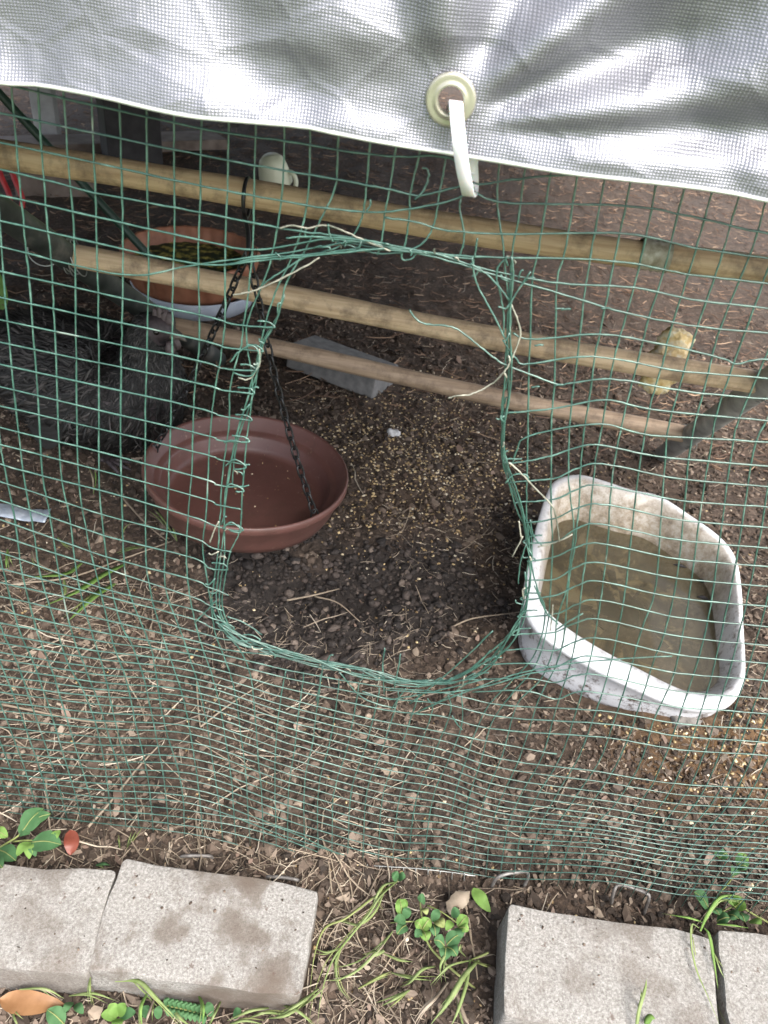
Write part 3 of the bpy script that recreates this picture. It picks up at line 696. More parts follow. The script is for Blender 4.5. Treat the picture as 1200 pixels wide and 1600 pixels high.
for r in range(26, 48):
    p = left_ext(R0[r], R3[r]) + [(0, R0[r]), (150, 0.5 * (R0[r] + R3[r]) + 3), (300, R3[r]), (450, 0.5 * (R3[r] + R6[r]) + 4), (600, R6[r])]
    if r == 29: p += [(770, 1160), (870, 1178)]
    else: p += [(690, R6[r] + 0.30 * (R9[r] - R6[r]) - 3), (780, R6[r] + 0.62 * (R9[r] - R6[r]) + 4), (940, R9[r]), (1060, 0.5 * (R9[r] + R12[r]) + 5), (1200, R12[r])] + right_ext(R12[r])
    wire('horizontal_wire', p, -0.0006)
for k, r in enumerate(range(48, 52)):
    wire('horizontal_wire', left_ext(R0[r], R3[r]) + [(0, R0[r]), (150, 0.5 * (R0[r] + R3[r])), (300, R3[r]), (430, R3[r] + 24 + 3 * k), (600, 1362 + 9 * k), (780, 1392 + 9 * k)], -0.0006)
# gathered strands round the torn edge
RIM_B = [(346, 820), (340, 880), (334, 925), (342, 965), (375, 1000), (430, 1018), (490, 1030), (550, 1047), (600, 1060), (650, 1068), (700, 1064), (750, 1045), (790, 1010), (812, 968), (822, 920), (827, 870)]
RIM_L = [(478, 372), (450, 430), (434, 490), (410, 545), (400, 590), (388, 640), (372, 700), (360, 770), (350, 830), (344, 890), (340, 940)]
RIM_R = [(792, 400), (797, 450), (796, 520), (792, 590), (788, 650), (788, 710), (798, 765), (818, 815), (827, 860), (824, 920), (812, 970)]
RIM_T = [(430, 395), (490, 388), (540, 376), (590, 380), (650, 392), (710, 402), (770, 425), (830, 442)]
def strands(line, n, amp, lo=0.0):
    Lp = spline(line, 5)
    for _ in range(n):
        i0 = int(random.uniform(lo, 0.30) * len(Lp)); i1 = int(random.uniform(0.70, 1.0) * len(Lp))
        seg = Lp[i0:i1:3]
        if len(seg) < 4: continue
        t = np.arange(len(seg)); ph = random.random() * 9
        o = amp * np.stack([np.sin(t * 1.3 + ph), np.sin(t * 1.05 + ph * 1.7)], 1) + np.array([random.uniform(-amp, amp), random.uniform(-amp, amp)])
        wire('rim_wire', seg + o, random.uniform(-0.004, 0.003), n_per=5, wob=False)
strands(RIM_B, 6, 5.0); strands(RIM_L, 1, 3.2); strands(RIM_R, 2, 4.0); strands(RIM_T, 1, 4.5)
strands([(420, 1015), (500, 1035), (560, 1050), (620, 1066), (700, 1062)], 3, 4.0)
loose = [
    ([(799, 476), (808, 498), (813, 522), (806, 545), (795, 570), (778, 592), (757, 607), (745, 612)], 'bare_wire'),
    ([(745, 612), (732, 617), (716, 618), (700, 622)], 'bare_wire'),
    ([(738, 402), (741, 430), (749, 452), (766, 482), (780, 510), (789, 530)], 'wire'),
    ([(735, 412), (760, 428), (778, 446), (795, 468)], 'wire'),
    ([(788, 405), (778, 418), (776, 436), (781, 455), (787, 490), (787, 520)], 'wire'),
    ([(829, 424), (812, 450), (798, 472), (790, 482), (778, 479)], 'wire'),
    ([(360, 566), (374, 549), (393, 540), (404, 550), (404, 570), (394, 586), (380, 587), (366, 583)], 'wire'),
    ([(405, 545), (407, 562), (400, 580), (388, 593), (372, 590)], 'bare_wire'),
    ([(365, 461), (395, 455), (430, 440), (470, 420), (500, 402)], 'bare_wire'),
    ([(355, 414), (400, 408), (460, 402), (520, 396), (600, 388)], 'wire'),
    ([(447, 372), (480, 370), (540, 372), (600, 380)], 'wire'),
    ([(437, 357), (455, 352), (480, 356), (510, 352), (540, 362), (570, 376), (610, 392)], 'bare_wire'),
    ([(811, 814), (814, 838), (816, 840), (800, 870)], 'bare_wire'),
    ([(822, 850), (813, 880), (810, 912)], 'wire'),
    ([(795, 722), (815, 740), (838, 765), (862, 790), (870, 815), (874, 846)], 'bare_wire'),
    ([(790, 755), (802, 742), (822, 742), (826, 752)], 'wire'), ([(840, 854), (860, 850), (880, 842), (894, 835)], 'bare_wire'),
    ([(846, 852), (834, 838), (828, 812)], 'wire'), ([(835, 915), (850, 950), (858, 962), (872, 975)], 'wire'),
    ([(868, 985), (890, 970), (911, 958)], 'wire'), ([(864, 945), (862, 965), (860, 985)], 'bare_wire'),
    ([(356, 963), (385, 975), (410, 992)], 'wire'), ([(305, 972), (325, 952), (338, 938)], 'wire'), ([(328, 848), (335, 828), (342, 815)], 'bare_wire'),
    ([(600, 1085), (598, 1040), (601, 1012)], 'wire'), ([(616, 1075), (622, 1045), (626, 1022)], 'wire'), ([(566, 1080), (605, 1092), (640, 1088), (700, 1075), (760, 1060)], 'wire'),
    ([(505, 1040), (500, 1070), (494, 1096)], 'wire'), ([(530, 1050), (560, 1085), (590, 1100), (618, 1106)], 'wire'), ([(640, 1100), (690, 1060), (735, 1020), (770, 985)], 'wire'),
    ([(612, 1108), (622, 1092), (634, 1076)], 'wire'), ([(706, 1118), (715, 1132), (722, 1140)], 'wire'),
    ([(640, 1118), (680, 1100), (730, 1080), (800, 1055), (870, 1040), (960, 1030), (1050, 1025)], 'wire'), ([(600, 1078), (690, 1082), (760, 1072), (830, 1052), (900, 1045)], 'wire'),
    ([(660, 262), (668, 265), (669, 280), (660, 300), (648, 312)], 'wire'), ([(520, 378), (514, 362), (513, 350)], 'wire'), ([(572, 330), (578, 322), (579, 312)], 'wire'),
    ([(742, 402), (744, 385), (746, 372)], 'wire'), ([(376, 690), (362, 688), (350, 692)], 'wire'), ([(352, 728), (366, 718), (382, 726), (383, 732), (366, 733)], 'wire'),
    ([(352, 765), (360, 756), (376, 762), (381, 768), (368, 768)], 'wire'), ([(348, 826), (360, 816), (374, 824), (375, 832), (360, 830)], 'wire')]
for pl, mt in loose:
    wire('loose_wire', pl, random.uniform(-0.005, -0.001), mt, n_per=6, wob=False)
for k in range(70):                                           # short cut ends along the tear
    ln = spline(random.choice([RIM_B, RIM_B, RIM_L, RIM_R, RIM_T, RIM_T]), 6)
    p = ln[random.randrange(len(ln))]
    a_ = random.random() * 6.28; l_ = random.uniform(5, 15)
    wire('wire_stub', [(p[0], p[1]), (p[0] + l_ * math.cos(a_), p[1] + l_ * math.sin(a_)), (p[0] + 1.25 * l_ * math.cos(a_ + 0.3), p[1] + 1.25 * l_ * math.sin(a_ + 0.3))], random.uniform(-0.004, 0.001), random.choice(['wire', 'wire', 'bare_wire']), n_per=2, wob=False)
for x, y in [(872, 483), (882, 484), (944, 482), (835, 605), (872, 602), (840, 540)]:
    wire('wire_stub', [(x - 5, y), (x + 2, y - 1), (x + 9, y - 1)], -0.001, n_per=2, wob=False)
# strip of bare galvanised mesh showing at the foot
wire('bottom_wire', [(425, 1337), (480, 1345), (560, 1352), (640, 1357), (720, 1365), (742, 1368)], -0.006, 'galv')
for x in range(460, 735, 19):
    y = np.interp(x, [425, 560, 742], [1337, 1352, 1368])
    wire('bottom_wire', [(x, y - 2), (x - 1, y + 12), (x - 1, y + random.uniform(16, 28))], -0.007, 'galv', n_per=2, wob=False)

# ------------------------------------------------------------------ pavers
def paver(tl, tr, br, bl, label, stain=0.55, name='paver', zt=0.045, th=0.052, group='concrete pavers along the fence foot'):
    c = [on_z(x, y, zt) for x, y in (tl, tr, br, bl)]
    import bmesh
    bm = bmesh.new()
    top = [bm.verts.new(p) for p in c]
    bot = [bm.verts.new((p[0], p[1], zt - th)) for p in c]
    bm.faces.new(top[::-1]); bm.faces.new(bot)
    for i in range(4):
        j = (i + 1) % 4; bm.faces.new((top[i], top[j], bot[j], bot[i]))
    bmesh.ops.recalc_face_normals(bm, faces=bm.faces)
    vert = [e for e in bm.edges if abs(e.verts[0].co.z - e.verts[1].co.z) > 0.01]
    bmesh.ops.bevel(bm, geom=vert, offset=0.005, segments=4, profile=0.5, affect='EDGES')
    te = [e for e in bm.edges if e.verts[0].co.z > zt - 0.001 and e.verts[1].co.z > zt - 0.001]
    bmesh.ops.bevel(bm, geom=te, offset=0.0022, segments=2, profile=0.6, affect='EDGES')
    bmesh.ops.triangulate(bm, faces=[f for f in bm.faces if len(f.verts) > 4])
    bmesh.ops.subdivide_edges(bm, edges=[e for e in bm.edges if e.calc_length() > 0.02], cuts=5, use_grid_fill=True)
    for v in bm.verts:
        n = 0.0034 * float(fbm(v.co.x * 1.0, v.co.y + v.co.z, 70, 3))
        v.co += Vector((n, n, n * 0.6))
    bm.verts.index_update()
    V_ = np.array([v.co for v in bm.verts]); F_ = [tuple(v.index for v in f.verts) for f in bm.faces]
    bm.free()
    o = obj(name, V_, F_, M['paver'], smooth=True)
    for p in o.data.polygons: p.use_smooth = True
    o.data.set_sharp_from_angle(angle=math.radians(50)) if hasattr(o.data, 'set_sharp_from_angle') else None
    o['stain'] = stain
    return tag(o, label, 'paver', group)
paver((-128, 1340), (180, 1362), (136, 1524), (-200, 1496), 'pale grey concrete paver cut off by the left edge of the picture')
paver((190, 1343), (500, 1389), (468, 1556), (133, 1516), 'stained grey concrete paver beside the leftmost paver, brown blotches on top', 0.95)
paver((794, 1412), (1112, 1461), (1128, 1650), (786, 1588), 'grey concrete paver right of the grassy gap, with small rust spots')
paver((1120, 1452), (1440, 1486), (1470, 1690), (1146, 1650), 'clean grey concrete paver cut off by the right edge of the picture')

# ------------------------------------------------------------------ perch ladder: three rungs on two posts
def depth_of(P):
    return float((np.asarray(P) - CAM) @ (-RM[:, 2]))
r1 = (at_depth(-30, 236, 0.80), at_depth(1265, 432, 0.80))
r2 = (at_depth(106, 398, 1.0), at_depth(1196, 601, 1.0))
r3 = (at_depth(266, 508, 1.33), at_depth(1080, 681, 1.31))
lad = thing('perch_ladder', 'perch of three round wooden rungs tied between two slanting dark posts', 'perch', (0, 0.6, 0.0))
def rung(name, a, b, r, mat):
    a = np.asarray(a); b = np.asarray(b); n = 60
    t = np.linspace(0, 1, n)[:, None]; P = a + (b - a) * t
    P[:, 2] += 0.002 * np.sin(t[:, 0] * 7) - 0.004 * np.sin(t[:, 0] * math.pi)
    v, f = tube(P, r * (1 + 0.025 * np.sin(t[:, 0] * 23)), 24)
    return obj(name, v, f, M[mat], lad)
rung('rung', r1[0], r1[1], 0.0142, 'rung')['label'] = 'yellowish top rung nearest the tarp'
rung('rung', r2[0], r2[1], 0.0150, 'rung_mid')['label'] = 'middle rung, browned with dirt'
rung('rung', r3[0], r3[1], 0.0150, 'rung_dirty')['label'] = 'lowest rung, dull greyish brown'
for a, b in ((r1[0], r3[0]), (r1[1], r3[1])):
    mid = (r2[0] if b is r3[0] else r2[1])
    d1 = mid - b; d1 = d1 / np.linalg.norm(d1)
    dn = np.array([0, 0.012, -0.012])
    foot = b - d1 * (b[2] / max(d1[2], 0.2)) * 0.9
    P = spline([foot + dn, b + dn, mid + dn, mid + d1 * 0.22 + dn, mid + d1 * 0.5 + dn], 8)
    v, f = tube(P, 0.0175, 20)
    obj('post', v, f, M['post'] if b is r3[0] else M['post_grey'], lad)
for m_, k in ((r2[0], 5), (r2[1], 3), (r3[1], 3)):
    for j in range(k):
        a = np.linspace(0, 2 * np.pi, 24, endpoint=False)
        rr = 0.021 + 0.0008 * j
        ax = np.array([1, 0.1, 0]) if j % 2 else np.array([0.9, 0.2, 0.35])
        ax = ax / np.linalg.norm(ax); u = np.cross(ax, [0, 0, 1]); u /= np.linalg.norm(u); w_ = np.cross(ax, u)
        c_ = m_ + np.array([-0.006 + 0.004 * j, 0.004, -0.004])
        P = c_ + rr * (np.cos(a)[:, None] * u + np.sin(a)[:, None] * w_)
        v, f = tube(P, 0.0008, 5, closed=True); obj('tie_wire', v, f, M['galv'], lad)
c0 = at_depth(70, 392, 0.985); a = np.linspace(0, 5.4, 20)
v, f = tube(np.stack([c0[0] + 0.022 * np.cos(a), c0[1] + 0.01 * np.sin(a), c0[2] + 0.016 * np.sin(a)], 1), 0.0009, 5); obj('tie_wire', v, f, M['galv'], lad)
# whitish band round the top rung
bx = at_depth(1021, 400, 0.80); u = (r1[1] - r1[0]) / np.linalg.norm(r1[1] - r1[0])
tt = np.dot(bx - r1[0], u); bc = r1[0] + u * tt
t = np.linspace(-0.0155, 0.0155, 12)
Vb, Fb = tube(bc + u * t[:, None] + np.array([0, 0, -0.0025]), 0.0156 + 0.0008 * np.sin(t * 900), 24, cap=False)
obj('wrapping', Vb, Fb, M['band'], lad)['label'] = 'whitish fibrous wrapping round the top rung'
# yellow lump stuck behind the middle rung
def lump(name, P0, P1, r, mat, label, cat, amp=0.35, seed=1, n=14, sides=16, parent=None):
    P0 = np.asarray(P0); P1 = np.asarray(P1); t = np.linspace(0, 1, n)
    rad = r * np.sqrt(np.clip(1 - np.abs(2 * t - 1) ** (10 if name == 'corn_lump' else 4), 0.02, 1))
    v, f = tube(P0 + (P1 - P0) * t[:, None], rad, sides)
    c = (P0 + P1) / 2
    d = v - c; nn = fbm(v[:, 0] * 1.0 + seed, v[:, 2] + v[:, 1] * 1.3, 55, 3) + 0.55 * vnoise(v[:, 0] + seed, v[:, 2] * 1.3 + v[:, 1], 210) + 0.3 * vnoise(v[:, 0] + seed, v[:, 2] - v[:, 1], 420)
    v = v + d / (np.linalg.norm(d, axis=1)[:, None] + 1e-9) * (amp * r * nn)[:, None]
    o = obj(name, v, f, M[mat], parent, smooth=True)
    if parent is None: tag(o, label, cat)
    return o
cob = lump('corn_lump', at_depth(1064, 514, 1.03), at_depth(1018, 612, 1.06), 0.0215, 'corn', 'crumbly yellow corn lump wedged behind the middle perch rung', 'corn', 0.34, 3, 60, 44)

# ------------------------------------------------------------------ hanging feeder
HOOK = at_depth(383, 318, 0.80)
FC = on_y(387, 732, HOOK[1] + 0.015)
fdp = depth_of(FC); FR = 158.0 * fdp / FPX
feeder = thing('hanging_feeder', 'round brown plastic feeder dish hanging on black chains from the top rung', 'feeder', (FC[0], FC[1], FC[2] - 0.05))
prof = [(0.0, -0.046), (0.60, -0.046), (0.72, -0.0455), (0.765, -0.043), (0.79, -0.036), (0.825, -0.022), (0.84, -0.0185), (0.885, -0.0170), (0.905, -0.0150), (0.965, 0.002), (0.985, 0.005), (1.0, 0.003), (1.005, -0.004), (0.985, -0.010), (0.96, -0.014), (0.90, -0.040), (0.86, -0.052), (0.82, -0.055), (0.60, -0.054), (0.0, -0.053)]
tilt = Matrix.Rotation(math.radians(2.5), 3, 'Y') @ Matrix.Rotation(math.radians(-2.0), 3, 'X')
v, f = lathe([(max(r_, 0.0005) * FR, z_ * 0.95) for r_, z_ in prof], FC, 96, tilt)
obj('dish', v, f, M['saucer'], feeder)
# strap round the rung and ring
u_ = (r1[1] - r1[0]) / np.linalg.norm(r1[1] - r1[0])
hc = r1[0] + u_ * np.dot(HOOK - r1[0], u_) + np.array([0, 0, -0.003])
a = np.linspace(0, 2 * np.pi, 28, endpoint=False); vv_ = np.cross(u_, [0, 0, 1]); vv_ /= np.linalg.norm(vv_); ww_ = np.cross(vv_, u_)
ring = hc + np.cos(a)[:, None] * vv_ * 0.0165 + (np.sin(a)[:, None] * 0.020 - 0.004) * ww_
v, f = tube(ring, 0.0021, 8, closed=True); obj('strap', v, f, M['chain'], feeder)
ring_top = hc + np.array([0.0, -0.014, -0.016]); ring_bot = at_depth(388, 392, depth_of(hc) + 0.0)
v, f = tube(spline([ring_top, ring_top * 0.5 + ring_bot * 0.5 + np.array([0.002, 0, 0]), ring_bot], 6), 0.0026, 8); obj('hook', v, f, M['chain'], feeder)
def link_mesh():
    n = 14; a = np.linspace(0, 2 * np.pi, n, endpoint=False)
    P = np.stack([0.0040 * np.cos(a), np.zeros(n), 0.0040 * np.sin(a) + 0.0042 * np.sign(np.sin(a) + 1e-9) * (np.abs(np.sin(a)) > 0.2)], 1)
    v, f = tube(P, 0.0014, 5, closed=True)
    return make_mesh('link', v, f, M['chain'])
LINK = link_mesh()
def rim_at(px, py):
    p = on_z(px, py, FC[2]); d = p - FC; d[2] = 0
    return FC + d / np.linalg.norm(d) * FR * 0.955 + np.array([0, 0, 0.002])
def chain(P, label=None):
    P = spline(P, 16)
    seg = np.linalg.norm(np.diff(P, axis=0), axis=1); s = np.concatenate([[0], np.cumsum(seg)])
    a = np.linspace(0, 2 * np.pi, 16, endpoint=False)
    e = P[-1]
    v, f = tube(e + np.stack([0.004 * np.cos(a), 0.002 * np.cos(a), 0.008 * np.sin(a)], 1), 0.0011, 5, closed=True)
    ch = obj('chain', v, f, M['chain'], feeder)
    pitch = 0.0128; N = int(s[-1] / pitch); fo = np.array(feeder.location)
    for k in range(N):
        q = (k + 0.5) * pitch
        p = np.array([np.interp(q, s, P[:, i]) for i in range(3)])
        p2 = np.array([np.interp(q + 0.004, s, P[:, i]) for i in range(3)])
        d = Vector(p2 - p)
        if d.length < 1e-6: d = Vector((0, 0, 1))
        rot = d.to_track_quat('Z', 'Y') @ Euler((0, 0, math.radians(90 * (k % 2) + 20))).to_quaternion()
        o = bpy.data.objects.new('link', LINK); COL.objects.link(o); o.parent = ch
        o.location = p - fo; o.rotation_euler = rot.to_euler()
    return ch
A1 = rim_at(484, 800); A2 = rim_at(236, 704); A3 = rim_at(512, 668)
def hang(A, sag, side=0.0):
    return [ring_bot, ring_bot * 0.66 + A * 0.34 + np.array([-side, 0, -sag]), ring_bot * 0.33 + A * 0.67 + np.array([-side, 0, -sag]), A]
chain(hang(A1, 0.006, 0.004)); chain(hang(A2, 0.008))

# ------------------------------------------------------------------ white tub of dirty water
OUT = [(872, 748, .095), (905, 741, .100), (945, 751, .100), (985, 764, .098), (1030, 774, .097), (1075, 802, .095), (1125, 838, .092), (1150, 872, .088), (1159, 920, .083), (1162, 980, .075), (1165, 1040, .066), (1160, 1076, .060), (1138, 1101, .056), (1100, 1107, .054), (1055, 1098, .056), (1000, 1075, .063), (940, 1047, .071), (880, 1013, .079), (840, 983, .083), (821, 953, .086), (819, 920, .088), (829, 860, .091), (844, 800, .093), (857, 765, .094)]
INN = [(881, 758), (908, 751), (943, 761), (983, 774), (1027, 785), (1070, 812), (1116, 847), (1140, 879), (1149, 924), (1153, 980), (1156, 1035), (1149, 1063), (1127, 1083), (1094, 1084), (1056, 1073), (1002, 1046), (945, 1016), (892, 983), (858, 955), (842, 930), (839, 905), (849, 858), (861, 804), (870, 770)]
outw = spline([on_z(x, y, z) for x, y, z in OUT], 4, closed=True)
innw = spline([on_z(x, y, z - 0.001) for (x, y), (_, _, z) in zip(INN, OUT)], 4, closed=True)
cc = innw.mean(0); n = len(outw)
def shrink(Lp, k, z): 
    q = Lp.copy(); q[:, :2] = cc[:2] + (Lp[:, :2] - cc[:2]) * k; q[:, 2] = z; return q
WZ = 0.036
top = 0.5 * outw + 0.5 * innw; top[:, 2] = np.maximum(outw[:, 2], innw[:, 2]) + 0.0015
in2 = innw * 1.0; in2[:, 2] -= 0.010; in2[:, :2] = cc[:2] + (innw[:, :2] - cc[:2]) * 0.975
wl = shrink(innw, 0.90, WZ); 
o1 = outw.copy(); o1[:, 2] -= 0.001
o2 = outw.copy(); o2[:, 2] -= 0.009; o2[:, :2] = cc[:2] + (outw[:, :2] - cc[:2]) * 0.998
o3 = outw.copy(); o3[:, 2] -= 0.012; o3[:, :2] = cc[:2] + (outw[:, :2] - cc[:2]) * 0.978
loops = [shrink(innw, 0.3, 0.006), shrink(innw, 0.80, 0.006), shrink(innw, 0.88, 0.014), wl, in2, 0.8 * innw + 0.2 * top + np.array([0, 0, 0.001]), top, 0.75 * outw + 0.25 * top, o1, o2, o3, shrink(outw, 0.955, 0.03), shrink(outw, 0.93, 0.005), shrink(outw, 0.90, -0.008), shrink(outw, 0.3, -0.008)]
V = np.vstack(loops); F = []
for k in range(len(loops) - 1):
    for i in range(n):
        j = (i + 1) % n
        F.append((k * n + i, k * n + j, (k + 1) * n + j, (k + 1) * n + i))
F.append(tuple(range(n))); F.append(tuple((len(loops) - 1) * n + i for i in range(n))[::-1])
F = [q[::-1] for q in F]
tub = thing('water_tub', 'white plastic tub with warped rim holding murky brown water', 'tub', (cc[0], cc[1], 0))
bo = obj('basin', V, F, M['tub'], tub)
dirt = np.repeat(np.array([0, 0, 0, 0.9, 0.8, 0.6, 0.2, 0.12, 0.15, 0.3, 0.75, 1.0, 1.3, 1.3, 1.0]), n)
back = np.clip((innw[:, 1] - cc[1]) / 0.06 * 0.5 + 0.6, 0.15, 1)
scum = np.tile(back, 15) * np.repeat(np.array([1, 1, 1, 1, 0.92, 0.70, 0.22, 0.0, 0, 0, 0, 0, 0, 0, 0]), n)
mudv = np.repeat(np.array([1, 1, 0.8, 0.25] + [0] * 11), n)
for nm, val in (('dirt', dirt), ('scum', scum), ('mud', mudv)):
    at_ = bo.data.attributes.new(nm, 'FLOAT', 'POINT'); at_.data.foreach_set('value', np.clip(val, 0, 1).astype(np.float32))
wv = [shrink(innw, k, WZ) for k in (0.05, 0.3, 0.6, 0.8, 0.88, 0.915)]
V = np.vstack(wv); F = []
for k in range(5):
    for i in range(n):
        j = (i + 1) % n; F.append((k * n + i, k * n + j, (k + 1) * n + j, (k + 1) * n + i))
F.append(tuple(range(n))[::-1])
obj('water', V, F, M['water'], tub)
for (x, y, l_, w_) in [(1062, 884, 0.010, 'largest dark scrap floating by the back wall of the white tub'), (1098, 934, 0.008, 'dark scrap floating by the right wall of the white tub'), (1096, 908, 0.004, 'tiny dark speck in the far right corner of the white tub')]:
    q_ = on_z(x, y, WZ + 0.001)
    v, f = tube(spline([q_ + np.array([-l_, 0.001, 0]), q_ + np.array([0, 0, 0.001]), q_ + np.array([l_, -0.002, 0])], 4), [0.0004, 0.0012, 0.002, 0.0026, 0.003, 0.0026, 0.002, 0.0012, 0.0004], 6)
    tag(obj('dark_scrap', v, f, M['dark_board']), w_, 'scrap', 'scraps floating in the tub')

# ------------------------------------------------------------------ ribbed bowl of feed, slab, cup
bc0 = on_z(298, 392, 0.115)
bd = depth_of(bc0); br = 106 * bd / FPX
seg = 120; a = np.linspace(0, 2 * np.pi, seg, endpoint=False)
prof = [(0.02, 0.045), (0.70, 0.045), (0.80, 0.055), (0.90, 0.095), (0.935, 0.118), (0.97, 0.121), (1.0, 0.117), (0.985, 0.105), (0.90, 0.060), (0.86, 0.042), (0.02, 0.040)]
V = []; 
for k, (r_, z_) in enumerate(prof):
    rib = 1 + 0.018 * np.sin(a * 30) * (1 if 2 <= k <= 8 else 0)
    V.append(np.stack([bc0[0] + r_ * br * rib * np.cos(a), bc0[1] + r_ * br * rib * np.sin(a), np.full(seg, z_)], 1))
V = np.vstack(V); F = [(i * seg + k, i * seg + (k + 1) % seg, (i + 1) * seg + (k + 1) % seg, (i + 1) * seg + k) for i in range(len(prof) - 1) for k in range(seg)]
bowl = thing('feed_bowl', 'ribbed terracotta bowl of green and yellow feed behind the middle rung', 'bowl', (bc0[0], bc0[1], 0.04))
obj('bowl', V, F, M['terracotta'], bowl)
v, f = lathe([(0.001, 0.088), (br * 0.6, 0.088), (br * 0.885, 0.086)], (bc0[0], bc0[1], 0), 48)
v[:, 2] += 0.006 * fbm(v[:, 0], v[:, 1], 40, 3)
m_feed = simple('mixed_feed', [(0.42, (0.016, 0.024, 0.008)), (0.53, (0.09, 0.10, 0.02)), (0.62, (0.46, 0.38, 0.09))], 55, 0.8, bs=0.8, bd=0.004)
obj('feed', v, f, m_feed, bowl)
v, f = lathe([(0.001, 0.004), (br * 0.62, 0.004), (br * 0.80, 0.012), (br * 0.92, 0.048), (br * 0.94, 0.050), (br * 0.955, 0.047), (br * 0.83, 0.006), (br * 0.66, -0.004), (0.001, -0.004)], (bc0[0] + 0.01, bc0[1], 0), 64)
tag(obj('dish', v, f, M['pale_blue']), 'pale blue-grey plastic dish under the ribbed terracotta bowl', 'dish')

sc_ = on_z(535, 566, 0.03)
Rs = Matrix.Rotation(math.radians(-24), 3, 'Z') @ Matrix.Rotation(math.radians(-9), 3, 'X')
v, f = box((sc_[0], sc_[1], 0.022), (0.205, 0.10, 0.05), Rs, 0.003)
v[:, 0] += 0.0015 * fbm(v[:, 0], v[:, 1], 40, 2)
tag(obj('concrete_block', v, f, M['slab'], smooth=False), 'flat grey concrete block lying under the lowest perch rung', 'block')

cp = on_z(432, 275, 0.03); cd = depth_of(cp); k_ = cd / FPX
cup = thing('cream_cup', 'small cream cup with a looped handle lying upside down on the mulch', 'cup', (cp[0], cp[1], 0.0))
Rc = Matrix.Rotation(math.radians(-12), 3, 'Y') @ Matrix.Rotation(math.radians(12), 3, 'X')
cr = 26 * k_
prof = [(0.96 * cr, -0.02 * cr), (1.0 * cr, 0.0), (1.0 * cr, 0.08 * cr), (0.95 * cr, 0.5 * cr), (0.86 * cr, 1.0 * cr), (0.72 * cr, 1.4 * cr), (0.5 * cr, 1.62 * cr), (0.44 * cr, 1.62 * cr), (0.4 * cr, 1.68 * cr), (0.001, 1.70 * cr)]
v, f = lathe(prof, (cp[0], cp[1], 0.008), 40, Rc); obj('cup_body', v, f, M['cream'], cup)
a = np.linspace(-0.3, 3.7, 18)
hc0 = np.array([cp[0] + 0.95 * cr, cp[1] - 0.25 * cr, 0.40 * cr])
P = np.stack([hc0[0] + 0.42 * cr * np.sin(a) - 0.1 * cr, hc0[1] - 0.2 * cr * np.sin(a), hc0[2] + 0.55 * cr * np.cos(a)], 1)
v, f = tube(P, 0.14 * cr, 10); obj('handle', v, f, M['cream'], cup)

# ------------------------------------------------------------------ upper left clutter
def board(name, c, s, rz, rx, mat, label, cat='board', ry=0):
    R_ = Matrix.Rotation(math.radians(rz), 3, 'Z') @ Matrix.Rotation(math.radians(rx), 3, 'X') @ Matrix.Rotation(math.radians(ry), 3, 'Y')
    v, f = box(c, s, R_, 0.003)
    return tag(obj(name, v, f, M[mat], smooth=False), label, cat)
b1 = on_z(68, 228, 0.0); b2 = on_z(112, 250, 0.0); b3 = on_z(195, 262, 0.0)
board('wooden_post', (b1[0], b1[1] + 0.05, 0.22), (0.075, 0.05, 0.46), 10, 0, 'white_wood', 'weathered whitish wooden post at the upper left behind the rungs', 'post')
board('plank', (b2[0] + 0.10, b2[1] + 0.16, 0.03), (0.75, 0.13, 0.035), 38, 0, 'brown_board', 'brown plank lying slantwise on the ground by the white post', 'plank')
board('dark_crate', (b3[0] + 0.02, b3[1] + 0.02, 0.16), (0.17, 0.15, 0.32), 30, 0, 'dark_board', 'dark upright box standing beyond the top rung at upper left', 'box')
b4 = on_z(62, 322, 0.0)
board('timber_offcut', (b4[0], b4[1] + 0.12, 0.035), (0.22, 0.09, 0.07), 24, 0, 'brown_board', 'short pale brown timber offcut lying below the top rung at left', 'timber')
# garden stake
g0 = at_depth(-60, 82, 1.45); g1 = on_z(318, 492, 0.0)
v, f = tube(np.linspace(g0, g1, 10), 0.0085, 10)
tag(obj('garden_stake', v, f, M['stake']), 'thin dark green garden stake slanting down behind the left post', 'stake')
# red plastic strips
rs = on_z(8, 330, 0.0)
v, f = join(*[ribbon(spline([rs + np.array([dx, 0.05, 0.14]), rs + np.array([dx + 0.01, 0.03, 0.09]), rs + np.array([dx + 0.035, 0.01, 0.04]), rs + np.array([dx + 0.03, 0, 0.005])], 6), (1, 0.3, 0.2), 0.014, 0.002) for dx in (-0.02, 0.015)])
tag(obj('red_strip', v, f, M['red']), 'bent red plastic strip behind the dark post at the left edge', 'plastic strip')
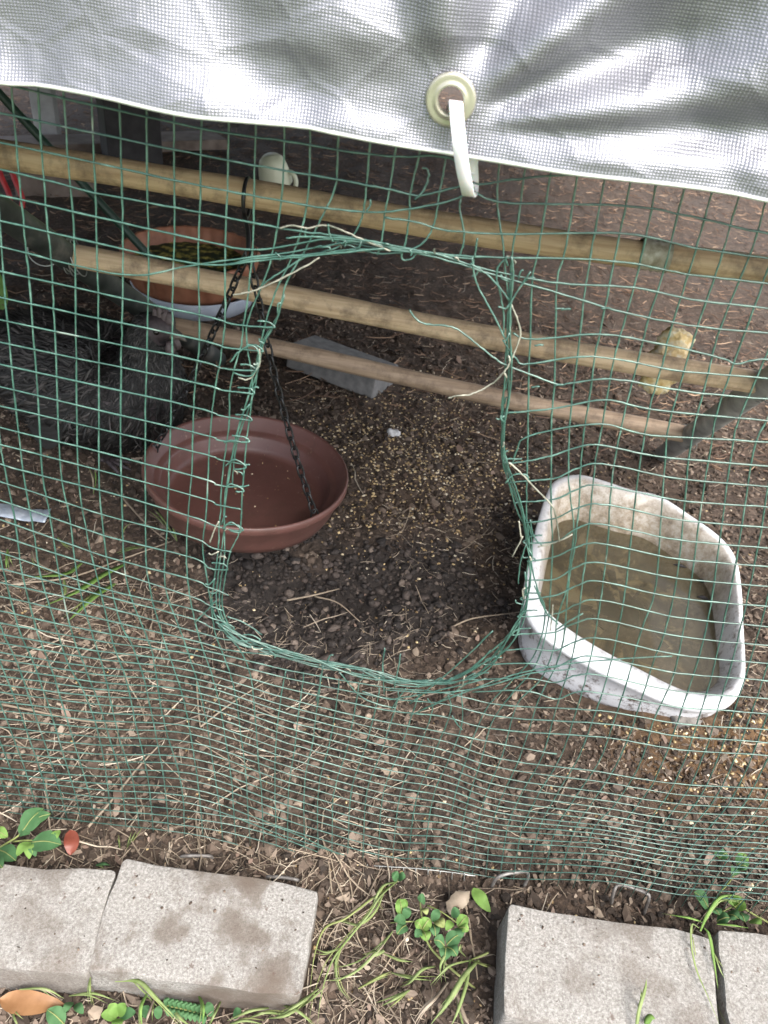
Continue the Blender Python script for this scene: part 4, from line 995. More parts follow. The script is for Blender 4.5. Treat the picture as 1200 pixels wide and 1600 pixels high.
# stump of weathered wood, green leaf, foil
s0 = on_z(-30, 560, 0.02); s1 = on_z(60, 505, 0.03)
lump('wood_chunk', s0 + np.array([-0.05, -0.02, 0]), s1, 0.034, 'grey_wood', 'weathered grey wood chunk at the left edge behind the hen tail', 'wood', 0.5, 8, 18, 14)
def leaf_shape(P, width, dirn=None, cup=0.15, mat='leaf', name='leaf', parent=None, label=None, cat=None, lobes=0.0, up=(0, 0, 1), thick=0.0004):
    """a leaf blade along the midrib P with real thickness"""
    P = spline(P, 5); n = len(P); t = np.linspace(0, 1, n)
    w = width * np.sin(np.pi * np.clip(t, 0, 1) ** 0.8) ** 0.75 + 0.0004
    if lobes: w = w * (1 + lobes * np.sin(t * 40))
    T = np.gradient(P, axis=0); T /= np.linalg.norm(T, axis=1)[:, None] + 1e-9
    S_ = np.cross(T, np.asarray(up, float)); S_ /= np.linalg.norm(S_, axis=1)[:, None] + 1e-9
    N_ = np.cross(S_, T)
    rows = []
    for u_ in (-1, -0.5, 0, 0.5, 1):
        rows.append(P + S_ * (u_ * w)[:, None] + N_ * (cup * width * (abs(u_) ** 1.5) + 0.0)[..., None] if np.ndim(cup) else P + S_ * (u_ * w)[:, None] + N_ * (cup * width * abs(u_) ** 1.5))
    A = np.stack(rows, 1); B = A - N_[:, None] * thick
    V_ = np.vstack([A.reshape(-1, 3), B.reshape(-1, 3)]); m_ = 5; o_ = n * m_
    F_ = []
    for i in range(n - 1):
        for k in range(m_ - 1):
            q = (i * m_ + k, i * m_ + k + 1, (i + 1) * m_ + k + 1, (i + 1) * m_ + k)
            F_.append(q); F_.append(tuple(x + o_ for x in q[::-1]))
    o = obj(name, V_, F_, M[mat], parent)
    if parent is None: tag(o, label, cat)
    if name == 'leaf' and width > 0.0045:                       # raised midrib
        v, f = tube(P + N_ * 0.0003, np.linspace(0.0007, 0.0003, n), 5); obj('midrib', v, f, M['stem'], o)
    return o
g_ = on_z(6, 490, 0.0)
leaf_shape([g_ + np.array([-0.01, 0.01, 0]), g_ + np.array([-0.012, 0.015, 0.05]), g_ + np.array([-0.02, 0.03, 0.10])], 0.022, mat='leaf_light', name='broad_leaf', label='broad green leaf standing at the left edge above the wood chunk', cat='leaf', up=(0, -1, 0.3))
fo = on_z(20, 802, 0.012)
v, f = ribbon(spline([fo + np.array([-0.07, -0.005, 0]), fo + np.array([-0.02, 0, 0.004]), fo + np.array([0.02, 0.001, 0.0]), fo + np.array([0.052, 0.002, 0.003])], 8), (0, 1, 0.1), 0.026, 0.0012)
v[:, 2] += 0.003 * fbm(v[:, 0], v[:, 1], 90, 2)
tag(obj('foil_strip', v, f, M['foil']), 'crumpled bluish foil strip on the soil at the left edge', 'foil')
fl = on_z(615, 682, 0.006)
lump('down_feather', fl + np.array([-0.012, 0, 0.003]), fl + np.array([0.012, 0.004, 0.003]), 0.009, 'fluff', 'tuft of white down feather on the soil right of the brown feeder', 'feather', 0.9, 5)
md = on_z(1072, 1120, 0.02)
lump('mud_clump', md + np.array([-0.02, 0.0, -0.004]), md + np.array([0.025, -0.004, -0.008]), 0.012, 'grey_wood', 'dried grey clump against the front foot of the white tub', 'clump', 0.8, 9)

# ------------------------------------------------------------------ black hen
HP = on_z(176, 706, 0.0)
hyaw = math.radians(-12)
RH = np.array(Matrix.Rotation(hyaw, 3, 'Z'))
def hl(p):
    return 0.86 * np.asarray(p, float) @ RH.T + np.array([HP[0], HP[1], 0])
hen = thing('hen', 'black fluffy hen standing at left behind the wire, facing right', 'hen', (HP[0], HP[1], 0.0))
spine = np.array([(-0.185, 0, .165), (-0.155, 0, .160), (-0.115, 0, .155), (-0.07, 0, .150), (-0.02, 0, .148), (0.03, 0, .148), (0.070, 0, .162), (0.092, 0, .195), (0.100, 0, .230), (0.104, 0, .258), (0.112, 0, .280), (0.128, 0, .291), (0.143, 0, .288), (0.152, 0, .284)])
ry = np.array([0.012, 0.045, 0.075, 0.098, 0.108, 0.104, 0.086, 0.060, 0.044, 0.034, 0.030, 0.025, 0.016, 0.006])
rz = np.array([0.020, 0.060, 0.088, 0.104, 0.110, 0.108, 0.096, 0.066, 0.046, 0.036, 0.032, 0.026, 0.016, 0.006])
sp2 = spline(spine, 5); tt = np.linspace(0, len(spine) - 1, len(sp2)); ry2 = np.interp(tt, range(len(spine)), ry); rz2 = np.interp(tt, range(len(spine)), rz)
T_ = np.gradient(sp2, axis=0); T_ /= np.linalg.norm(T_, axis=1)[:, None]
S_ = np.tile([0, 1.0, 0], (len(sp2), 1)); U_ = np.cross(T_, S_)
ns = 28; a = np.linspace(0, 2 * np.pi, ns, endpoint=False)
Vh = sp2[:, None] + ry2[:, None, None] * np.cos(a)[None, :, None] * S_[:, None] + rz2[:, None, None] * np.sin(a)[None, :, None] * -U_[:, None]
nb = len(sp2); Vf = Vh.reshape(-1, 3)
Fh = [(i * ns + k, i * ns + (k + 1) % ns, (i + 1) * ns + (k + 1) % ns, (i + 1) * ns + k) for i in range(nb - 1) for k in range(ns)]
Fh.append(tuple(range(ns))); Fh.append(tuple((nb - 1) * ns + k for k in range(ns))[::-1])
obj('body', hl(Vf), Fh, M['hen_skin'], hen)
# plumage: many short curved feathers lying back over the body
NF = 20000
fi = rng.random(NF) ** 0.9 * (nb * 0.80); i0 = np.minimum(fi.astype(int), nb - 2); fr = fi - i0
ang = rng.random(NF) * 2 * np.pi
def surf(i0, fr, ang, k=1.0):
    c = sp2[i0] * (1 - fr)[:, None] + sp2[i0 + 1] * fr[:, None]
    y_ = ry2[i0] * (1 - fr) + ry2[i0 + 1] * fr; z_ = rz2[i0] * (1 - fr) + rz2[i0 + 1] * fr
    return c + k * (y_ * np.cos(ang))[:, None] * S_[i0] - k * (z_ * np.sin(ang))[:, None] * U_[i0], c
P0, c0_ = surf(i0, fr, ang, 0.97)
nrm = P0 - c0_; nrm /= np.linalg.norm(nrm, axis=1)[:, None] + 1e-9
tng = -T_[i0] + rng.normal(0, 0.55, (NF, 3)) + np.array([0, 0, -0.35]); tng -= nrm * (tng * nrm).sum(1)[:, None]; tng /= np.linalg.norm(tng, axis=1)[:, None]
sid = np.cross(nrm, tng)
ln = 0.016 + 0.022 * rng.random(NF); ln *= np.interp(fi / nb, [0, 0.15, 0.5, 0.62, 0.8], [1.7, 1.3, 1.0, 0.7, 0.4]); wd = ln * 0.055
lift = 0.3 + 0.9 * rng.random(NF)
q = []
for s_, w_, h_ in ((0, 0.5, 0.0), (0.4, 1.0, 0.55), (0.75, 0.85, 0.85), (1.0, 0.12, 0.8)):
    cpt = P0 + tng * (s_ * ln)[:, None] + nrm * (h_ * lift * ln * 0.55 + 0.001)[:, None]
    q += [cpt - sid * (w_ * wd)[:, None], cpt + nrm * 0.0012 * (1 if w_ > 0.3 else 0), cpt + sid * (w_ * wd)[:, None]]
Vp = np.stack(q, 1).reshape(-1, 3)
b_ = np.arange(NF)[:, None] * 12
pat = np.array([[i * 3 + k, i * 3 + k + 1, (i + 1) * 3 + k + 1, (i + 1) * 3 + k] for i in range(3) for k in range(2)])
Fp = (b_[:, :, None] + pat[None]).reshape(-1, 4)
tag(obj('plumage', hl(Vp), Fp, M['feather'], hen), kind='stuff')
# long tail and wing feathers
for k in range(14):
    y0 = (k - 6.5) * 0.0085
    leaf_shape(hl([(-0.13, y0 * 0.7, .200 - abs(y0) * 0.6), (-0.18, y0 * 1.2, .205 - abs(y0)), (-0.225, y0 * 1.7, .185 - abs(y0) * 1.6)]), 0.005, mat='feather', name='tail_feather', parent=hen, cup=-0.2)
for s_ in (-1, 1):
    for k in range(9):
        leaf_shape(hl([(0.015 - k * 0.004, s_ * 0.112, .185 - k * 0.011), (-0.05, s_ * 0.120, .168 - k * 0.012), (-0.115 + k * 0.002, s_ * 0.098, .150 - k * 0.009)]), 0.006, mat='feather', name='wing_feather', parent=hen, up=(0, s_, 0.3), cup=-0.15)
for s_ in (-1, 1):
    e = hl((0.132, s_ * 0.0235, .296))
    v, f = lathe([(0.0002, -0.0045), (0.0032, -0.0032), (0.0045, 0), (0.0032, 0.0032), (0.0002, 0.0045)], e, 14); obj('eye', v, f, M['eye'], hen)
    v, f = tube(hl([(0.018, s_ * 0.040, .085), (0.012, s_ * 0.041, .050), (0.016, s_ * 0.042, .012)]), [0.014, 0.007, 0.006], 10)
    lg = obj('leg', v, f, M['hen_skin'], hen)
    for ax_, l_ in ((-0.5, .042), (0, .050), (0.5, .042), (3.14, .022)):
        v, f = tube(hl([(0.016, s_ * 0.042, .012), (0.016 + l_ * 0.55 * math.cos(ax_), s_ * 0.042 + l_ * 0.55 * math.sin(ax_), .009), (0.016 + l_ * math.cos(ax_), s_ * 0.042 + l_ * math.sin(ax_), .003)]), [0.005, 0.004, 0.0018], 8)
        obj('toe', v, f, M['hen_skin'], lg)
v, f = tube(hl(spline([(0.146, 0, .288), (0.162, 0, .286), (0.174, 0, .279)], 4)), np.linspace(0.010, 0.0012, 9), 10); obj('beak', v, f, M['beak'], hen)
v, f = join(*[tube(hl(spline([(0.120 + k * 0.008, 0, .305), (0.120 + k * 0.0082, 0.001, .318 + 0.006 * math.sin(k)), (0.116 + k * 0.009, 0, .326 + 0.005 * math.sin(k * 2))], 3)), [0.007, 0.007, 0.0065, 0.006, 0.005, 0.004, 0.002], 8) for k in range(4)])
obj('comb', v, f, M['hen_comb'], hen)
for s_ in (-1, 1):
    v, f = tube(hl(spline([(0.146, s_ * 0.008, .276), (0.148, s_ * 0.010, .262), (0.146, s_ * 0.011, .250)], 4)), [0.004, .0055, .0065, .0075, .008, .0075, .006, .004, .0015], 8); obj('wattle', v, f, M['hen_comb'], hen)

# ------------------------------------------------------------------ ground litter
def area(n, x0, x1, y0, y1, falloff=1.6):
    """points thinning out with distance from the fence"""
    out = np.zeros((0, 2))
    while len(out) < n:
        p = np.stack([rng.uniform(x0, x1, n), rng.uniform(y0, y1, n)], 1)
        d = np.hypot(p[:, 1] + 0.4, 0.77)
        w = (0.80 / np.maximum(d, 0.8)) ** falloff
        lim = 0.62 * (p[:, 1] + 0.55) + 0.22
        p = p[(rng.random(n) < w) & (np.abs(p[:, 0]) < lim + 0.15)]
        out = np.vstack([out, p])
    return out[:n]
pav_boxes = []
for o in list(COL.objects):
    if o.name.startswith('paver'):
        c = np.array([v.co for v in o.data.vertices]) + np.array(o.location)
        h = c[c[:, 2] > 0.040][:, :2]
        pav_boxes.append(h)
def hull(pts):
    pts = sorted(map(tuple, np.round(pts, 5)))
    def half(ps):
        o = []
        for p in ps:
            while len(o) >= 2 and (o[-1][0] - o[-2][0]) * (p[1] - o[-2][1]) - (o[-1][1] - o[-2][1]) * (p[0] - o[-2][0]) <= 0: o.pop()
            o.append(p)
        return o
    a = half(pts); b = half(pts[::-1]); return np.array(a[:-1] + b[:-1])
pav_hulls = [hull(h) for h in pav_boxes]
def inside(poly, p, grow=0.0):
    r = np.ones(len(p), bool)
    for i in range(len(poly)):
        a_, b_ = poly[i], poly[(i + 1) % len(poly)]
        e = b_ - a_; l_ = np.linalg.norm(e) + 1e-9
        r &= ((e[0] * (p[:, 1] - a_[1]) - e[1] * (p[:, 0] - a_[0])) / l_ > -grow)
    return r
tub_poly = hull(shrink(outw, 0.97, 0)[:, :2])
def clear(p):
    k = ~inside(tub_poly, p, 0.004)
    for h in pav_hulls: k &= ~inside(h, p, 0.002)
    return k
ICO = None
def ico():
    import bmesh
    bm = bmesh.new(); bmesh.ops.create_icosphere(bm, subdivisions=1, radius=1.0); bm.verts.index_update()
    V_ = np.array([v.co for v in bm.verts]); F_ = np.array([[v.index for v in f.verts] for f in bm.faces]); bm.free(); return V_, F_
IV, IF = ico()
def blobs(p, size, sq=(0.6, 1.3), sink=0.3, jit=0.28, flat=0.75):
    n = len(p); nv = len(IV)
    sc = rng.uniform(sq[0], sq[1], (n, 3)); sc[:, 2] *= flat
    V_ = IV[None] * (1 + rng.normal(0, jit, (n, nv, 1))) * sc[:, None]
    an = rng.random(n) * 6.28; ca, sa = np.cos(an)[:, None], np.sin(an)[:, None]
    X = V_[..., 0] * ca - V_[..., 1] * sa; Y = V_[..., 0] * sa + V_[..., 1] * ca
    V_ = np.stack([X, Y, V_[..., 2]], -1) * size[:, None, None]
    z = ground_h(p[:, 0], p[:, 1]) + size * (1 - 2 * sink) * 0.6
    V_ += np.stack([p[:, 0], p[:, 1], z], 1)[:, None]
    F_ = (IF[None] + (np.arange(n) * nv)[:, None, None]).reshape(-1, 3)
    return V_.reshape(-1, 3), F_
def strips(p, length, width, curve=0.16, lift=0.004, sides3=True, pitch=0.12, heading=None, z0=None):
    n = len(p); hd = rng.random(n) * 6.28 if heading is None else heading
    k = 5; s = np.linspace(-0.5, 0.5, k)
    cv = rng.normal(0, curve, n)
    X = s[None] * length[:, None]; Yb = cv[:, None] * length[:, None] * (s[None] ** 2)
    kink = rng.normal(0, 0.045, (n, k)) * length[:, None]; Yb = Yb + kink * 0.4
    ca, sa = np.cos(hd)[:, None], np.sin(hd)[:, None]
    px_ = p[:, 0][:, None] + X * ca - Yb * sa; py_ = p[:, 1][:, None] + X * sa + Yb * ca
    pt = rng.normal(0, pitch, n)
    gz = ground_h(px_.ravel(), py_.ravel()).reshape(n, k) if z0 is None else np.full((n, k), z0)
    pz = 0.35 * gz + 0.65 * gz.max(1)[:, None] * 0.6 + 0.26 * gz.mean(1)[:, None] + np.abs(s[None] * length[:, None] * pt[:, None]) + lift * rng.random((n, 1)) + width[:, None] * 0.4
    C_ = np.stack([px_, py_, pz], -1)
    sidev = np.stack([-sa, ca, np.zeros_like(sa)], -1)
    tp = np.array([0.6, 1.0, 1.0, 0.9, 0.5])
    w_ = width[:, None, None] * tp[None, :, None]
    A = C_ - sidev * w_ * 0.5; B = C_ + sidev * w_ * 0.5; D = C_ + np.array([0, 0, 1.0]) * w_ * 0.55
    V_ = np.stack([A, B, D], 2).reshape(-1, 3)
    pat = np.array([[i * 3 + q, i * 3 + (q + 1) % 3, (i + 1) * 3 + (q + 1) % 3, (i + 1) * 3 + q] for i in range(k - 1) for q in range(3)])
    F_ = (np.arange(n)[:, None, None] * (k * 3) + pat[None]).reshape(-1, 4)
    return V_, F_
def flakes(p, size, lift=0.004, tilt=0.35):
    n = len(p); m = 6
    an = np.sort(rng.random((n, m)) * 0.6 + np.arange(m) / m * 6.28, 1); rd = rng.uniform(0.55, 1.1, (n, m)); el = rng.uniform(0.22, 0.7, n)[:, None]
    X = rd * np.cos(an); Y = rd * np.sin(an) * el
    hd = rng.random(n)[:, None] * 6.28
    x = X * np.cos(hd) - Y * np.sin(hd); y = X * np.sin(hd) + Y * np.cos(hd)
    tx = rng.normal(0, tilt, n)[:, None]; ty = rng.normal(0, tilt, n)[:, None]
    z = x * tx + y * ty + 0.18 * (rd - 0.8)
    z = z - z.min(1)[:, None] * 0.7
    P_ = np.stack([x, y, z], -1) * size[:, None, None]
    base = np.stack([p[:, 0], p[:, 1], ground_h(p[:, 0], p[:, 1]) + lift * rng.random(n) + 0.001], 1)
    top = P_ + base[:, None]; bot = top - np.array([0, 0, 1.0]) * np.maximum(size * 0.10, 0.0006)[:, None, None]
    V_ = np.concatenate([top, bot], 1).reshape(-1, 3)
    pat = [[0, 1, 2, 3], [0, 3, 4, 5]] + [[i, i + 6, (i + 1) % 6 + 6, (i + 1) % 6] for i in range(6)]
    F_ = (np.arange(n)[:, None, None] * 12 + np.array(pat)[None]).reshape(-1, 4)
    return V_, F_
def stuff(name, VF, mat, label, cat, smooth=False):
    return tag(obj(name, VF[0], VF[1], M[mat], smooth=smooth, base=(0, 0, 0)), label, cat, kind='stuff')
p = area(64000, -0.8, 0.9, -0.36, 1.4); p = p[clear(p)]
damp = np.exp(-(((p[:, 0] - HOL[0] - 0.03) / 0.20) ** 2 + ((p[:, 1] - HOL[1]) / 0.17) ** 2)) + 0.5 * fbm(p[:, 0], p[:, 1], 9, 3)
dm = damp > 0.45
stuff('soil_crumbs', blobs(p[~dm], np.clip(rng.lognormal(math.log(0.0022), 0.5, (~dm).sum()), 0.0010, 0.0065), jit=0.36), 'crumb', 'dry brown crumbs of soil over the run floor', 'soil')
stuff('damp_clods', blobs(p[dm], np.clip(rng.lognormal(math.log(0.0025), 0.55, dm.sum()), 0.0010, 0.0085), jit=0.26), 'crumb_damp', 'dark damp clods scratched up inside the hole', 'soil', True)
p = area(5200, -0.95, 0.95, -0.36, 1.7, 1.3); p = p[clear(p)]; p = p[~((np.abs(p[:, 0]) < 0.26) & (p[:, 1] > 0.0) & (p[:, 1] < 0.55)) | (rng.random(len(p)) < 0.3)]
stuff('bark_flakes', flakes(p, np.clip(rng.lognormal(math.log(0.0030), 0.55, len(p)), 0.0012, 0.009)), 'flake', 'small brown bark and leaf flakes among the soil', 'bark')
p = area(6500, -0.8, 0.7, -0.34, 0.22, 0.4); p = p[clear(p)]; p = p[~((np.abs(p[:, 0]) < 0.24) & (p[:, 1] > 0.03))]
stuff('leaf_litter', flakes(p, np.clip(rng.lognormal(math.log(0.0026), 0.5, len(p)), 0.0012, 0.0075)), 'flake_pale', 'greyish tan leaf and bark scraps matted along the fence foot', 'litter')
pl_ = area(9500, -0.9, 0.1, -0.34, 0.35, 0.6); pr_ = area(3000, 0.0, 0.9, -0.34, 0.6, 0.8); pi_ = area(3000, -0.9, 0.9, 0.1, 1.7, 0.9)
p = np.vstack([pl_, pr_, pi_]); p = p[clear(p)]
hm = (np.abs(p[:, 0] - 0.0) < 0.24) & (p[:, 1] > 0.02) & (p[:, 1] < 0.5); p = p[~hm | (rng.random(len(p)) < 0.45)]
ln = np.clip(rng.lognormal(math.log(0.0135), 0.75, len(p)), 0.004, 0.085)
stuff('straw_litter', strips(p, ln, rng.uniform(0.0005, 0.0015, len(p)) * (0.7 + ln * 7)), 'straw', 'scattered pale straw and dry grass bits on the soil', 'straw')
p = np.stack([rng.uniform(-2.0, 2.4, 24000), rng.uniform(0.85, 4.3, 24000)], 1); p = p[(np.abs(p[:, 0] - 0.1) < 0.62 * (p[:, 1] + 0.55) + 0.2)]
ln = np.clip(rng.lognormal(math.log(0.024), 0.55, len(p)), 0.008, 0.09)
stuff('shredded_mulch', strips(p, ln, rng.uniform(0.0010, 0.0036, len(p)), 0.28, 0.010, pitch=0.2), 'mulch', 'reddish brown shredded mulch covering the back of the run', 'mulch')
gc = on_z(650, 720)
p = np.stack([gc[0] + rng.normal(0, 0.12, 2900), gc[1] + rng.normal(0, 0.14, 2900)], 1); p = np.vstack([p, np.stack([FEED_C[0] + 0.01 + rng.normal(0, 0.085, 650), FEED_C[1] - 0.01 + rng.normal(0, 0.055, 650)], 1), area(900, -0.7, 0.8, -0.3, 0.9)])
p = p[clear(p)]
stuff('feed_grains', blobs(p, rng.uniform(0.0011, 0.0030, len(p)), (0.5, 1.3), 0.35, 0.14, 0.6), 'grain', 'spilled yellow corn and grain lying on the soil', 'grain', True)

def specks(n, poly_or_disc, z, size, mat, name, label, cat):
    if isinstance(poly_or_disc, tuple):
        c_, r_ = poly_or_disc; an = rng.random(n) * 6.28; rr = r_ * np.sqrt(rng.random(n)); p = np.stack([c_[0] + rr * np.cos(an), c_[1] + rr * np.sin(an)], 1)
    else:
        lo, hi = poly_or_disc.min(0), poly_or_disc.max(0); p = rng.uniform(lo, hi, (n * 3, 2)); p = p[inside(poly_or_disc, p, -0.008)][:n]
    V_, F_ = blobs(p, size(len(p)), (0.5, 1.4), 0.3, 0.25, 0.5)
    g = ground_h(p[:, 0], p[:, 1]); V_ = V_.reshape(len(p), -1, 3); V_[..., 2] += (z - g)[:, None]
    return tag(obj(name, V_.reshape(-1, 3), F_, M[mat], smooth=True, base=(0, 0, z)), label, cat, kind='stuff')
for h in pav_hulls:
    if h[:, 0].min() < 0.5 and h[:, 0].max() > -0.5:
        specks(24, h, 0.0452, lambda k: rng.uniform(0.0004, 0.0016, k), 'crumb', 'soil_specks', 'soil specks scattered on a paver top', 'soil')
specks(50, (FC[:2], FR * 0.74), FC[2] - 0.0435, lambda k: rng.uniform(0.0004, 0.0016, k), 'grain', 'feed_specks', 'few leftover feed specks on the feeder dish floor', 'feed')

# long single straws that stand out
def straw_stem(pts, w, label, mat='straw', z=0.008):
    P = spline([on_z(x, y, z + 0.004 * (i % 2)) for i, (x, y) in enumerate(pts)], 6)
    v, f = tube(P, np.linspace(w, w * 0.5, len(P)), 6)
    return tag(obj('straw_stem', v, f, M[mat]), label, 'straw', 'long single straws')
straw_stem([(22, 912), (110, 902), (190, 874), (270, 845)], 0.0016, 'long bent pale straw beside the green grass blades left of the feeder')
straw_stem([(183, 768), (225, 815), (262, 846)], 0.0015, 'short thick straw slanting toward the lower left of the feeder dish')
straw_stem([(705, 980), (740, 966), (800, 958), (812, 956)], 0.0014, 'pale twig lying inside the hole near the white tub')
straw_stem([(448, 938), (490, 930), (530, 920)], 0.0015, 'pale twig on the dark soil in the middle of the hole')
straw_stem([(492, 932), (528, 942), (562, 971)], 0.0012, 'thin curved twig crossing the middle of the hole')
straw_stem([(307, 1060), (310, 1110), (313, 1136)], 0.0013, 'upright leg of the V shaped straw pair behind the lower mesh')
straw_stem([(313, 1136), (360, 1100), (420, 1062)], 0.0013, 'slanting leg of the V shaped straw pair behind the lower mesh')
straw_stem([(138, 1292), (175, 1250), (215, 1200), (250, 1163)], 0.0016, 'long straw slanting up to the right at lower left behind the mesh')
straw_stem([(0, 1100), (60, 1112), (130, 1126), (195, 1131)], 0.0014, 'long pale straw lying almost level at the left edge behind the mesh')
straw_stem([(72, 1212), (73, 1250), (79, 1300), (86, 1345)], 0.0013, 'upright thin straw in front of the weed beside the leftmost paver')

# ------------------------------------------------------------------ staples at the fence foot
def staple(pts, label, z=0.012):
    P = spline([on_z(x, y, zz) for x, y, zz in pts], 5)
    v, f = tube(P, 0.0018, 8)
    return tag(obj('ground_staple', v, f, M['staple']), label, 'staple', 'steel ground staples')
staple([(955, 1412, -0.004), (958, 1398, 0.012), (966, 1383, 0.020), (990, 1388, 0.020), (1010, 1396, 0.019), (1014, 1404, 0.015), (1006, 1428, -0.006)], 'steel ground staple arching up behind the rust spotted right paver')
staple([(768, 1386, -0.004), (776, 1372, 0.010), (790, 1366, 0.016), (808, 1363, 0.016), (822, 1362, 0.014), (825, 1370, 0.008), (819, 1384, -0.006)], 'steel ground staple lying low between the grassy gap and the mesh')
staple([(280, 1342, -0.002), (286, 1338, 0.007), (305, 1337, 0.008), (328, 1338, 0.007), (332, 1342, -0.004)], 'half buried staple top behind the stained left paver, nearer its left end')
staple([(414, 1369, -0.002), (420, 1370, 0.007), (442, 1371, 0.008), (464, 1375, 0.007), (468, 1379, -0.004)], 'half buried staple top behind the stained left paver, nearer its right end')

# ------------------------------------------------------------------ weeds, grass and fallen leaves
def leaf_px(p0, p1, z0, z1, width_px, mat, parent, cup=0.10, lobes=0.0, name='leaf'):
    a_ = on_z(p0[0], p0[1], z0); b_ = on_z(p1[0], p1[1], z1); m_ = (a_ + b_) / 2 + np.array([0, 0, 0.004])
    d = depth_of(m_)
    return leaf_shape([a_, m_, b_], width_px / 2 * d / FPX, mat=mat, parent=parent, cup=cup, lobes=lobes, name=name)
def stem_px(pts, r, parent, mat='stem'):
    P = spline([on_z(x, y, z) for x, y, z in pts], 5); v, f = tube(P, np.linspace(r, r * 0.6, len(P)), 6); return obj('stem', v, f, M[mat], parent)
def weed(loc, label, group='weeds along the pavers'):
    p = on_z(loc[0], loc[1], 0.0); return thing('weed', label, 'weed', p, group)
w = weed((20, 1330), 'broad leaved green weed at the left edge behind the leftmost paver')
stem_px([(-20, 1335, 0.0), (10, 1318, 0.02), (32, 1303, 0.03), (60, 1275, 0.035)], 0.0013, w); stem_px([(20, 1315, 0.02), (48, 1313, 0.028), (90, 1316, 0.03)], 0.001, w)
leaf_px((36, 1298), (68, 1264), .033, .04, 34, 'leaf', w, lobes=.03); leaf_px((48, 1288), (79, 1272), .034, .04, 20, 'leaf', w); leaf_px((30, 1302), (46, 1288), .03, .03, 14, 'leaf', w); leaf_px((30, 1304), (47, 1302), .03, .03, 12, 'leaf', w)
leaf_px((50, 1316), (96, 1320), .03, .036, 34, 'leaf', w, lobes=.04); leaf_px((80, 1318), (94, 1298), .032, .036, 12, 'leaf_light', w); leaf_px((46, 1316), (26, 1338), .028, .03, 14, 'leaf_light', w); leaf_px((46, 1316), (46, 1342), .028, .03, 14, 'leaf_light', w); leaf_px((48, 1318), (56, 1338), .028, .03, 12, 'leaf', w)
leaf_px((-2, 1328), (25, 1345), .02, .03, 28, 'leaf', w); leaf_px((-10, 1300), (12, 1308), .03, .03, 18, 'leaf_light', w); leaf_px((-12, 1345), (4, 1356), .03, .05, 20, 'leaf', w)
w = weed((680, 1450), 'small clover leaved weed in the gap between the two middle pavers')
stem_px([(742, 1545, 0.0), (690, 1500, 0.01), (665, 1465, 0.02), (655, 1400, 0.02)], 0.0013, w); stem_px([(668, 1440, .02), (640, 1440, .025), (610, 1442, .02)], .0008, w); stem_px([(668, 1415, .02), (690, 1425, .025), (718, 1445, .025)], .0008, w)
for (x, y, dx, dy, wp, mt) in [(660, 1452, 10, -14, 18, 'leaf_light'), (658, 1452, -8, -10, 16, 'leaf_light'), (660, 1455, 6, 14, 18, 'leaf_light'), (660, 1455, -10, 8, 14, 'leaf'), (634, 1446, -12, 12, 17, 'leaf'), (634, 1440, -16, -2, 15, 'leaf'), (632, 1435, 6, -14, 13, 'leaf'), (628, 1430, -4, -22, 18, 'leaf_light'), (625, 1424, 8, -16, 14, 'leaf_light'),
                               (676, 1440, 8, -16, 13, 'leaf'), (680, 1438, 12, 10, 16, 'stem'), (676, 1445, 4, 16, 16, 'leaf'), (698, 1476, 18, -14, 22, 'leaf'), (694, 1478, -14, -8, 20, 'leaf'), (696, 1480, -2, 18, 20, 'leaf'), (698, 1480, 14, 12, 20, 'leaf'), (716, 1448, 12, -14, 18, 'leaf_light'), (716, 1450, 14, 4, 16, 'leaf_light'), (714, 1450, 6, 14, 14, 'leaf'), (706, 1440, -8, 12, 12, 'leaf_light'), (706, 1432, 10, -8, 14, 'leaf'), (620, 1376, -6, -10, 13, 'leaf'), (622, 1374, 10, -4, 12, 'leaf'), (664, 1410, -10, -6, 14, 'leaf'), (660, 1420, 6, 8, 10, 'stem')]:
    leaf_px((x, y), (x + dx * 1.15, y + dy * 1.15), .024, .030, wp, mt, w)
w = weed((1110, 1425), 'dark leaved weed between the mesh and the two right pavers')
for (x, y, dx, dy, wp, mt) in [(1106, 1418, -22, -24, 24, 'leaf'), (1108, 1420, 16, 10, 20, 'leaf'), (1132, 1430, 22, 6, 26, 'leaf'), (1150, 1425, 14, 16, 22, 'leaf'), (1148, 1418, 14, -12, 22, 'leaf_light'), (1146, 1416, -10, -8, 14, 'leaf_light'), (1170, 1440, 20, 4, 14, 'leaf_light'), (1120, 1440, 20, -6, 18, 'leaf')]:
    leaf_px((x, y), (x + dx, y + dy), .02, .032, wp, mt, w, lobes=.03)
stem_px([(1215, 1450, 0.0), (1180, 1430, .015), (1150, 1416, .022), (1120, 1430, .02)], .0011, w)
w = weed((1140, 1345), 'small round leaved weed pushing up behind the mesh at right')
for (x, y, dx, dy, wp, mt) in [(1150, 1356, -6, 12, 14, 'leaf'), (1152, 1352, 14, -10, 20, 'leaf'), (1152, 1354, 16, 2, 18, 'leaf'), (1154, 1350, 10, -16, 16, 'leaf_light'), (1124, 1340, 12, -6, 14, 'leaf'), (1122, 1340, -6, -4, 10, 'leaf')]:
    leaf_px((x, y), (x + dx, y + dy), .03, .035, wp, mt, w)
stem_px([(1125, 1395, 0.0), (1142, 1375, .015), (1152, 1354, .03)], .0009, w)
w = weed((330, 1590), 'feathery leaved weed under the front edge of the stained left paver')
for k in range(9):
    x = 262 + k * 7; leaf_px((x, 1572 + k * 1.5), (x - 3, 1559 + k * 1.5), .012, .016, 8, 'leaf', w); leaf_px((x, 1573 + k * 1.5), (x + 1, 1588 + k * 1.5), .012, .014, 8, 'leaf', w)
stem_px([(255, 1570, .012), (290, 1578, .013), (325, 1588, .010)], .0008, w)
